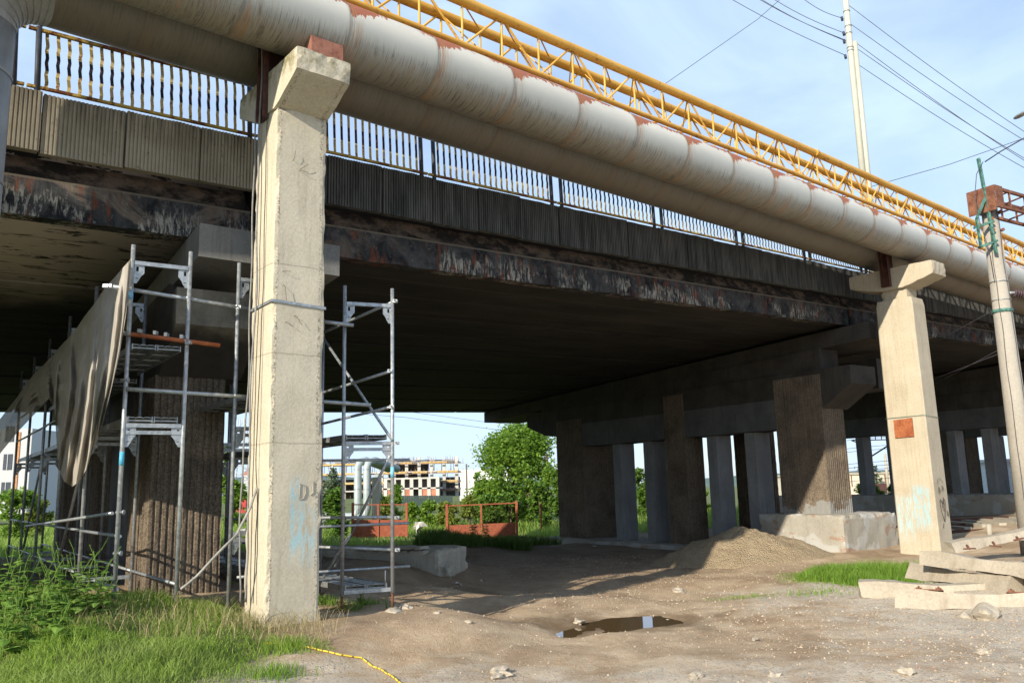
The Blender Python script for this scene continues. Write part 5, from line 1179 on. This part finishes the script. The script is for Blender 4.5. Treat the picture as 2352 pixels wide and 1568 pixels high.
part('roof', MB().prism([(110, b.z + .002), (115, b.z + .002), (112.5, b.z + 1.2)], a.x - .2, b.x + .2, 'x'), M['brickf'], hs); part('window', MB().box(a.x + .6, a.x + 1.1, 109.95, 109.99, a.z, a.z + .7), M['winb'], hs)
# lattice pylon seen in the same gap
p = PY(556, 1120, 95); t = PY(556, 960, 95); py_ = thing('lattice_pylon', 'white lattice pylon seen between the stained pier and the near pillar', 'pylon', tuple(p)); mb = MB(); H_ = t.z - p.z
for sx, sy in ((-1, -1), (1, -1), (1, 1), (-1, 1)): mb.tube(p + Vector((sx * 1.1, sy * 1.1, 0)), t + Vector((sx * .3, sy * .3, 0)), .06, 5)
part('corner_legs', mb, M['wh'], py_); mb = MB()
for i in range(8):
    f0, f1 = i / 8, (i + 1) / 8; w0, w1 = 1.1 - .8 * f0, 1.1 - .8 * f1; mb.tube(p + Vector((-w0, -w0, H_ * f0)), p + Vector((w1, -w1, H_ * f1)), .04, 4).tube(p + Vector((w0, -w0, H_ * f0)), p + Vector((-w1, -w1, H_ * f1)), .04, 4)
part('lattice_bracing', mb, M['wh'], py_)
# ------------------------------------------------------------------ right background
a = PY(1940, 1150, 130); b = PY(2075, 1087, 130); wh = thing('warehouse', 'long pale cream warehouse wall behind the catenary poles', 'warehouse', (a.x, 130, a.z)); M['cream'] = plain('cream_wall', (.58, .52, .42), .85, 0, .1, .4)
part('wall', MB().box(a.x - 6, b.x + 12, 130, 150, a.z - 3, b.z), M['cream'], wh); part('parapet', MB().box(a.x - 6.2, b.x + 12.2, 129.8, 150, b.z + .002, b.z + .35), M['conc_old'], wh)
mb = MB()
for i in range(9): x = a.x + i * 1.3; mb.box(x, x + .12, 129.9, 129.995, b.z - 2.2 + (i % 3) * .4, b.z)
part('downpipes', mb, M['rust'], wh)
a = PY(2035, 1150, 105); b = PY(2052, 1130, 105); hs = thing('white_cottage', 'small white cottage with a dark roof right of the catenary pole', 'house', (a.x, 105, a.z)); part('wall', MB().box(a.x, b.x, 105, 109, a.z - 1, b.z), M['wh'], hs); part('roof', MB().prism([(104.7, b.z + .002), (109.3, b.z + .002), (107, b.z + 1.1)], a.x - .3, b.x + .3, 'x'), M['rust_d'], hs)
a = PY(2284, 1130, 80); b = PY(2340, 1060, 80); hs = thing('pale_hall', 'pale metal hall seen between the dark pier columns at the right edge', 'hall', (a.x, 80, a.z)); part('wall', MB().box(a.x, b.x + 5, 80, 95, a.z - 2, b.z), plain('pale_sheet', (.50, .54, .58), .6, .1), hs); part('roof', MB().box(a.x - .3, b.x + 5.3, 79.7, 95, b.z + .002, b.z + .3), M['wh'], hs)
# catenary poles
def catpole(x, yb, yt, Y, r, lbl, arm=True):
    b = PY(x, yb, Y); t = PY(x, yt, Y); t.x = b.x; g = min(b.z, gz(b.x, b.y))
    root = thing('catenary_pole', lbl, 'pole', (b.x, b.y, g), 0, 'railway catenary poles beyond the bridge'); part('pole_shaft', MB().tube((b.x, b.y, g - .2), (b.x, b.y, t.z), r, 12, r * .75), M['conc_old'], root)
    if arm:
        z = PY(x, 1010, Y).z; mb = MB()
        mb.tube((b.x - 1.0, b.y, z), (b.x + 3.5, b.y, z), .035, 5).tube((b.x + .2, b.y, z + .25), (b.x + 3.5, b.y, z + .25), .035, 5).tube((b.x - 1.0, b.y, z), (b.x - .1, b.y, z - .35), .03, 5)
        for i in range(9): mb.tube((b.x + .2 + i * .4, b.y, z), (b.x + .2 + i * .4, b.y, z + .25), .03, 4)
        part('lattice_arm', mb, M['rust_d'], root)
        mb = MB().tube((b.x + .15, b.y, z - 1.1), (b.x + 1.9, b.y, z - .1), .05, 6); part('strut_insulator', mb, M['post'], root)
catpole(2006, 1168, 970, 55, .21, 'nearer catenary pole with a lattice arm, standing in the gap left of the far pillar')
catpole(2043, 1146, 1040, 95, .17, 'smaller distant catenary pole touching the far pillar in view', False)
for i, (x, Y, yt, yb) in enumerate(((1258, 64, 1042, 1110), (1072, 110, 1065, 1110))):
    b = PY(x, yb, Y); t = PY(x, yt, Y); single('wooden_pole', MB().tube((b.x, b.y, b.z - 3), (b.x, b.y, t.z), .11, 8), M['bark'], ('thin wooden pole rising beside the tall tree', 'thin distant pole left of the tall tree')[i], 'pole')
mb = MB(); M['wire'] = plain('wire_dark', (.06, .06, .07), .5)
def wire(pts, r, lbl, grp): single('wire', MB().path(pts, r, 4), M['wire'], lbl, 'wire', grp)
for i, y in enumerate((1003, 1022, 1030, 1058, 1067, 1075, 1098)):
    wire([PY(1880, y + 16, 60), PY(1965, y + 6, 60), PY(2060, y - 2, 60)], .014, 'thin railway overhead wire seen left of the far pillar', 'railway overhead wires beyond the bridge')
wire([PY(700, 940, 75), PY(930, 958, 75), PY(1130, 985, 75), PY(1290, 1004, 75)], .018, 'lower thin wire crossing the bright gap above the tall tree', None)
wire([PY(900, 940, 80), PY(1110, 968, 80), PY(1290, 985, 80)], .018, 'upper thin wire crossing the bright gap above the tall tree', None)
# ------------------------------------------------------------------ hills
def hill(Y, x0, x1, ytop, nm, mt, seed):
    a = PY(x0, 1100, Y); b = PY(x1, 1100, Y); mb = MB(); n = 60; vs = []; zb = -12
    for i in range(n + 1):
        x = a.x + (b.x - a.x) * i / n; f = math.sin(math.pi * i / n) ** .6; zt = 1.6 + (PY((x0 + x1) / 2, ytop, Y).z - 1.6) * f * (1 + .35 * mnoise.noise(Vector((i * .12, seed, 0))) + .08 * mnoise.noise(Vector((i * .8, seed, 0))))
        vs += [(x, Y, zb), (x, Y + 30, max(zb + 1, zt * .6)), (x, Y + 90, zt), (x, Y + 260, zb)]
    mb.add(vs, [(i * 4 + k, i * 4 + 4 + k, i * 4 + 5 + k, i * 4 + 1 + k) for i in range(n) for k in range(3)], True); struct(nm, mb, mt)
m = plain('wooded_hill', (.10, .145, .13), .95, 0, .2, .05); hill(900, 1500, 2900, 1072, 'hills', m, 2); hill(750, -900, 1500, 1100, 'hills', m, 5)
# ------------------------------------------------------------------ rails
tk = thing('railway_track', 'rusty railway track passing behind the far pillar', 'railway track', (14, 27, .1))
for k, (Y0, Y1) in enumerate(((25.6, 28.2), (27.2, 29.8), (29.4, 32.0))):
    a = PY(2120, 1206 - 4 * k, Y0); a.z = gz(a.x, a.y) + .1; b = Vector((a.x + 12, Y1, a.z + .05)); part('rail', MB().bar(a, b, .07, .15), M['rust_d'], tk)
a = PY(2120, 1206, 25.6)
for i in range(16):
    x = a.x - .2 + i * .62; y = 26.2 + i * .13; z = gz(x, y) + .0; part('sleeper', MB().bar((x, y - .4, z + .02), (x + .2, y + 2.2, z + .02), .22, .14), M['conc_old'], tk)
p = PY(2270, 1198, 24); single('marker_post', MB().tube((p.x, p.y, gz(p.x, p.y) - .1), (p.x, p.y, gz(p.x, p.y) + .32), .075, 10).tube((p.x, p.y, gz(p.x, p.y) + .32), (p.x, p.y, gz(p.x, p.y) + .34), .05, 10), M['conc_old'], 'short white post beside the railway track', 'post')
# ------------------------------------------------------------------ mast
ms = thing('tram_mast', 'tall pale twin-tube mast rising above the yellow truss into the sky', 'mast', tuple(PY(1998, 560, 30))); M['mast'] = plain('mast_cream', (.44, .44, .37), .6, 0, .08, 1)
b = PY(1999, 600, 30); c0 = PY(1942, 0, 30); d = (c0 - PY(1983, 417, 30)); part('main_tube', MB().tube(PY(1983, 417, 30) - d * .5, c0 + d * .5, .115, 16), M['mast'], ms)
d = PY(1963, 97, 30) - PY(1995, 417, 30); part('side_tube', MB().tube(PY(1995, 417, 30) - d * .6, PY(1963, 97, 30), .10, 16), M['mast'], ms)
for y in (27, 61, 77, 110, 117): p = PY(1942 + y * .098, y, 30); part('clamp_band', MB().tube(p - Z * .02, p + Z * .02, .13, 16), M['galv'], ms)
for x, y in ((1938, 43), (1942, 77), (1943, 95), (1946, 130)): p = PY(x, y, 30); part('insulator', MB().tube(p + Vector((-.08, 0, .07)), p + Vector((-.06, 0, -.09)), .05, 8), M['post'], ms)
WG = 'overhead wires fixed to the tall mast'
WW = [((1695, 0), (1943, 128), 'lowest wire running from the mast to the top edge of the picture'), ((1758, 0), (1943, 93), 'paired wire running from the middle of the mast up to the left'), ((1762, 0), (1943, 95), 'second of the paired wires running from the mast up to the left'), ((1791, 0), (1941, 77), 'thin wire just above the paired ones left of the mast'), ((1858, 0), (1938, 43), 'highest wire on the left of the mast'),
      ((1950, 13), (2352, 297), 'highest wire running from the mast down to the right edge'), ((1953, 55), (2352, 317), 'second highest wire running from the mast to the right edge'), ((1968, 100), (2352, 363), 'wire from the top of the side tube to the right edge'), ((1970, 113), (2352, 358), 'wire crossing its neighbour on the way to the right edge'), ((1973, 150), (2352, 380), 'lowest wire running from the mast to the right edge')]
for (x0, y0), (x1, y1), l in WW:
    ex = -.5 if x1 < 1950 else 0; a = Vector((x0, y0)); b = Vector((x1, y1))
    if x1 < 1950: a = a + (a - b) * .4
    else: b = b + (b - a) * .25
    pts = []
    for i in range(13):
        t = i / 12; q = a.lerp(b, t); pts.append(PY(q.x, q.y + 9 * math.sin(math.pi * t), 30))
    wire(pts, .014, l, WG)
wire([PY(1500, 212, 60), PY(1568, 165, 60), PY(1740, 45, 60), PY(1791, 0, 60), PY(1850, -45, 60)], .022, 'thin line rising steeply over the yellow truss to the top edge', None)
wire([PY(2003, 428, 45), PY(2180, 378, 45), PY(2380, 308, 45)], .018, 'thin wire rising to the right behind the mast foot', None)
# ------------------------------------------------------------------ concrete pole with bracket and portal beam
q = PY(2309, 761, 17); gp0 = gz(q.x, q.y); pt = PY(2276, 478, 17)
pl = thing('concrete_pole', 'round concrete railway pole at the right edge with a green bracket and black writing', 'pole', (q.x, q.y, gp0))
zt = pt.z; part('pole_shaft', MB().path([(q.x, q.y, gp0 - .3), (q.x, q.y, gp0 + 3), (q.x, q.y, zt)], .245, 28, .155), concrete('pole_concrete', (.31, .285, .24), (.38, .35, .30), (.18, .16, .13), .35), pl)
M['green'] = plain('green_paint_worn', (.07, .17, .14), .6, .1, .6, 14)
def gb(x0, y0, x1, y1, wd, name, Y0=16.75, Y1=16.75): part(name, MB().bar(PY(x0, y0, Y0), PY(x1, y1, Y1), wd, wd * .6), M['green'], pl)
gb(2288, 582, 2247, 364, .075, 'bracket_post'); gb(2264, 452, 2243, 503, .06, 'bracket_brace', 16.75, 16.7); gb(2243, 503, 2253, 567, .06, 'bracket_brace', 16.7, 16.7)
gb(2238, 523, 2282, 508, .08, 'clamp_plate'); gb(2249, 568, 2290, 553, .08, 'clamp_plate')
z = PY(2300, 715, 17).z; part('green_band', MB().tube((q.x, q.y, z - .035), (q.x, q.y, z + .035), .196, 24), M['green'], pl)
for yy in (648, 690): z = PY(2300, yy, 17).z; part('steel_band', MB().tube((q.x, q.y, z - .008), (q.x, q.y, z + .008), .19, 24), M['galv'], pl)
ins = PY(2330, 672, 16.9); mb = MB()
for i in range(7): o = ins + Vector((i * .05, 0, -.012 * i)); mb.tube(o, o + Vector((.02, 0, 0)), .075, 12)
part('ribbed_insulator', mb, plain('brown_insulator', (.09, .06, .07), .3), pl); part('insulator_arm', MB().tube((q.x + .1, q.y, ins.z + .02), ins + Vector((.02, 0, 0)), .03, 8), M['galv'], pl)
for i, (x0, dx) in enumerate(((2262, 0), (2292, 0))):
    z0_, z1_ = zt - .1, gp0 + .4; aa = (-2.35, -1.2)[i]
    pts = [Vector((q.x + (.165 + .09 * t) * math.cos(aa), q.y + (.165 + .09 * t) * math.sin(aa), z0_ + (z1_ - z0_) * t)) + Vector((mnoise.noise(Vector((t * 9, i, 0))) * .03, 0, 0)) for t in [k / 30 for k in range(31)]]
    part('running_cable', MB().path(pts, .008, 5), M['wire'], pl)
# stencilled number
def digit(mb, O, segs, s_):
    for (x0, z0, x1, z1) in segs:
        def P_(x, z):
            a = -2.02 + (O[0] + x * s_) / .225; return Vector((q.x + .235 * math.cos(a), q.y + .235 * math.sin(a), O[1] + z * s_))
        mb.bar(P_(x0, z0), P_(x1, z1), .012, .022)
mb = MB(); zc_ = PY(2345, 1062, 17).z; digit(mb, (.24, zc_ - .1), [(0, .75, .25, 1), (.25, 1, .25, 0)], .2); part('painted_numeral', mb, M['wire'], pl)
# portal beam
pb = thing('portal_beam', 'rusty lattice beam reaching right from the top of the concrete pole', 'lattice beam', tuple(PY(2262, 455, 17)))
D = Vector((math.sin(R(59)), math.cos(R(59)), 0)); Sd = Vector((-D.y, D.x, 0)); O_ = PY(2283, 450, 16.6); hh = .19; L = 9.0
def bpt(t, s_, z): return O_ + D * t + Sd * s_ + Z * z
for s_ in (0, .5):
    for z_ in (-hh, hh): part('chord', MB().bar(bpt(0, s_, z_), bpt(L, s_, z_), .06, .06), M['rust'], pb)
for i in range(1, 16):
    t = i * .6
    for s_ in (0, .5): part('lattice_post', MB().bar(bpt(t, s_, -hh), bpt(t, s_, hh), .05, .02), M['rust'], pb)
    for z_ in (-hh, hh): part('lattice_rung', MB().bar(bpt(t, 0, z_), bpt(t + .15, .5, z_), .05, .02), M['rust'], pb)
part('end_plate', MB().hexa([bpt(-.02, -.03, -.3), bpt(0, -.03, -.3), bpt(0, .56, -.3), bpt(-.02, .56, -.3), bpt(-.02, -.03, .24), bpt(0, -.03, .24), bpt(0, .56, .24), bpt(-.02, .56, .24)]), M['rust'], pb)
part('side_plate', MB().hexa([bpt(.001, -.045, -.24), bpt(.28, -.045, -.24), bpt(.28, -.032, -.24), bpt(.001, -.032, -.24), bpt(.001, -.045, .24), bpt(.28, -.045, .24), bpt(.28, -.032, .24), bpt(.001, -.032, .24)]), M['rust'], pb)
mb = MB()
for sx in (-.1, .1):
    for zz_ in (-.35, -.5, -.75): mb.tube(Vector((q.x + sx, q.y - .17, zt + zz_ + .2)), Vector((q.x + sx, q.y - .24, zt + zz_ + .2)), .035, 8)
part('anchor_bolts', mb, M['rust'], pb)
wire([PY(2262, 372, 16.7), PY(2300, 347, 16.4), PY(2360, 313, 16), PY(2420, 285, 15.6)], .014, 'thick cable leaving the top of the green bracket to the right', None)
wire([PY(2258, 372, 16.7), PY(2243, 400, 16.7), PY(2239, 450, 16.7), PY(2250, 510, 16.7), PY(2272, 575, 16.75), PY(2283, 640, 16.78)], .009, 'cable looping down the left of the green bracket', None)
for i, (x0, y0, x1, y1) in enumerate(((2290, 708, 2120, 800), (2300, 800, 2150, 880), (2300, 810, 2110, 884))):
    wire([PY(x0, y0, 17), PY(x1, y1, 26)], .007, ('thin wire from the green band back under the bridge', 'upper of two thin wires running back from the pole under the deck', 'lower of two thin wires running back from the pole under the deck')[i], None)
p = PY(2345, 264, 26); lp = thing('street_lamp', 'grey street lamp head poking in at the right edge above the portal beam', 'street lamp', tuple(p))
mb = MB().rock(p, .33, .12, .07, 1, 3, .03); part('lamp_head', mb, M['galv'], lp); part('lamp_arm', MB().tube(p + Vector((.25, 0, 0)), p + Vector((2.5, .5, -.15)), .035, 8), M['galv'], lp)
ORD = ['first','second','third','fourth','fifth','sixth','seventh','eighth','ninth','tenth','eleventh','twelfth','thirteenth','fourteenth','fifteenth','sixteenth','seventeenth','eighteenth','nineteenth','twentieth']
def ordinal(group, fmt, key):
    obs = [o for o in col.objects if o.parent is None and o.get('group') == group]
    obs.sort(key=key)
    for o, w_ in zip(obs, ORD): o['label'] = fmt % w_
ordinal('leafy weeds in the lower left clump', '%s leafy weed from the left in the lower left clump', lambda o: o.location.x / o.location.y)
ordinal('shrubs beyond the red gates', '%s shrub from the left in the thicket beyond the red gates', lambda o: o.location.x / o.location.y)
ordinal('railway overhead wires beyond the bridge', '%s overhead wire from the top in the gap left of the far pillar', lambda o: -o.location.z)
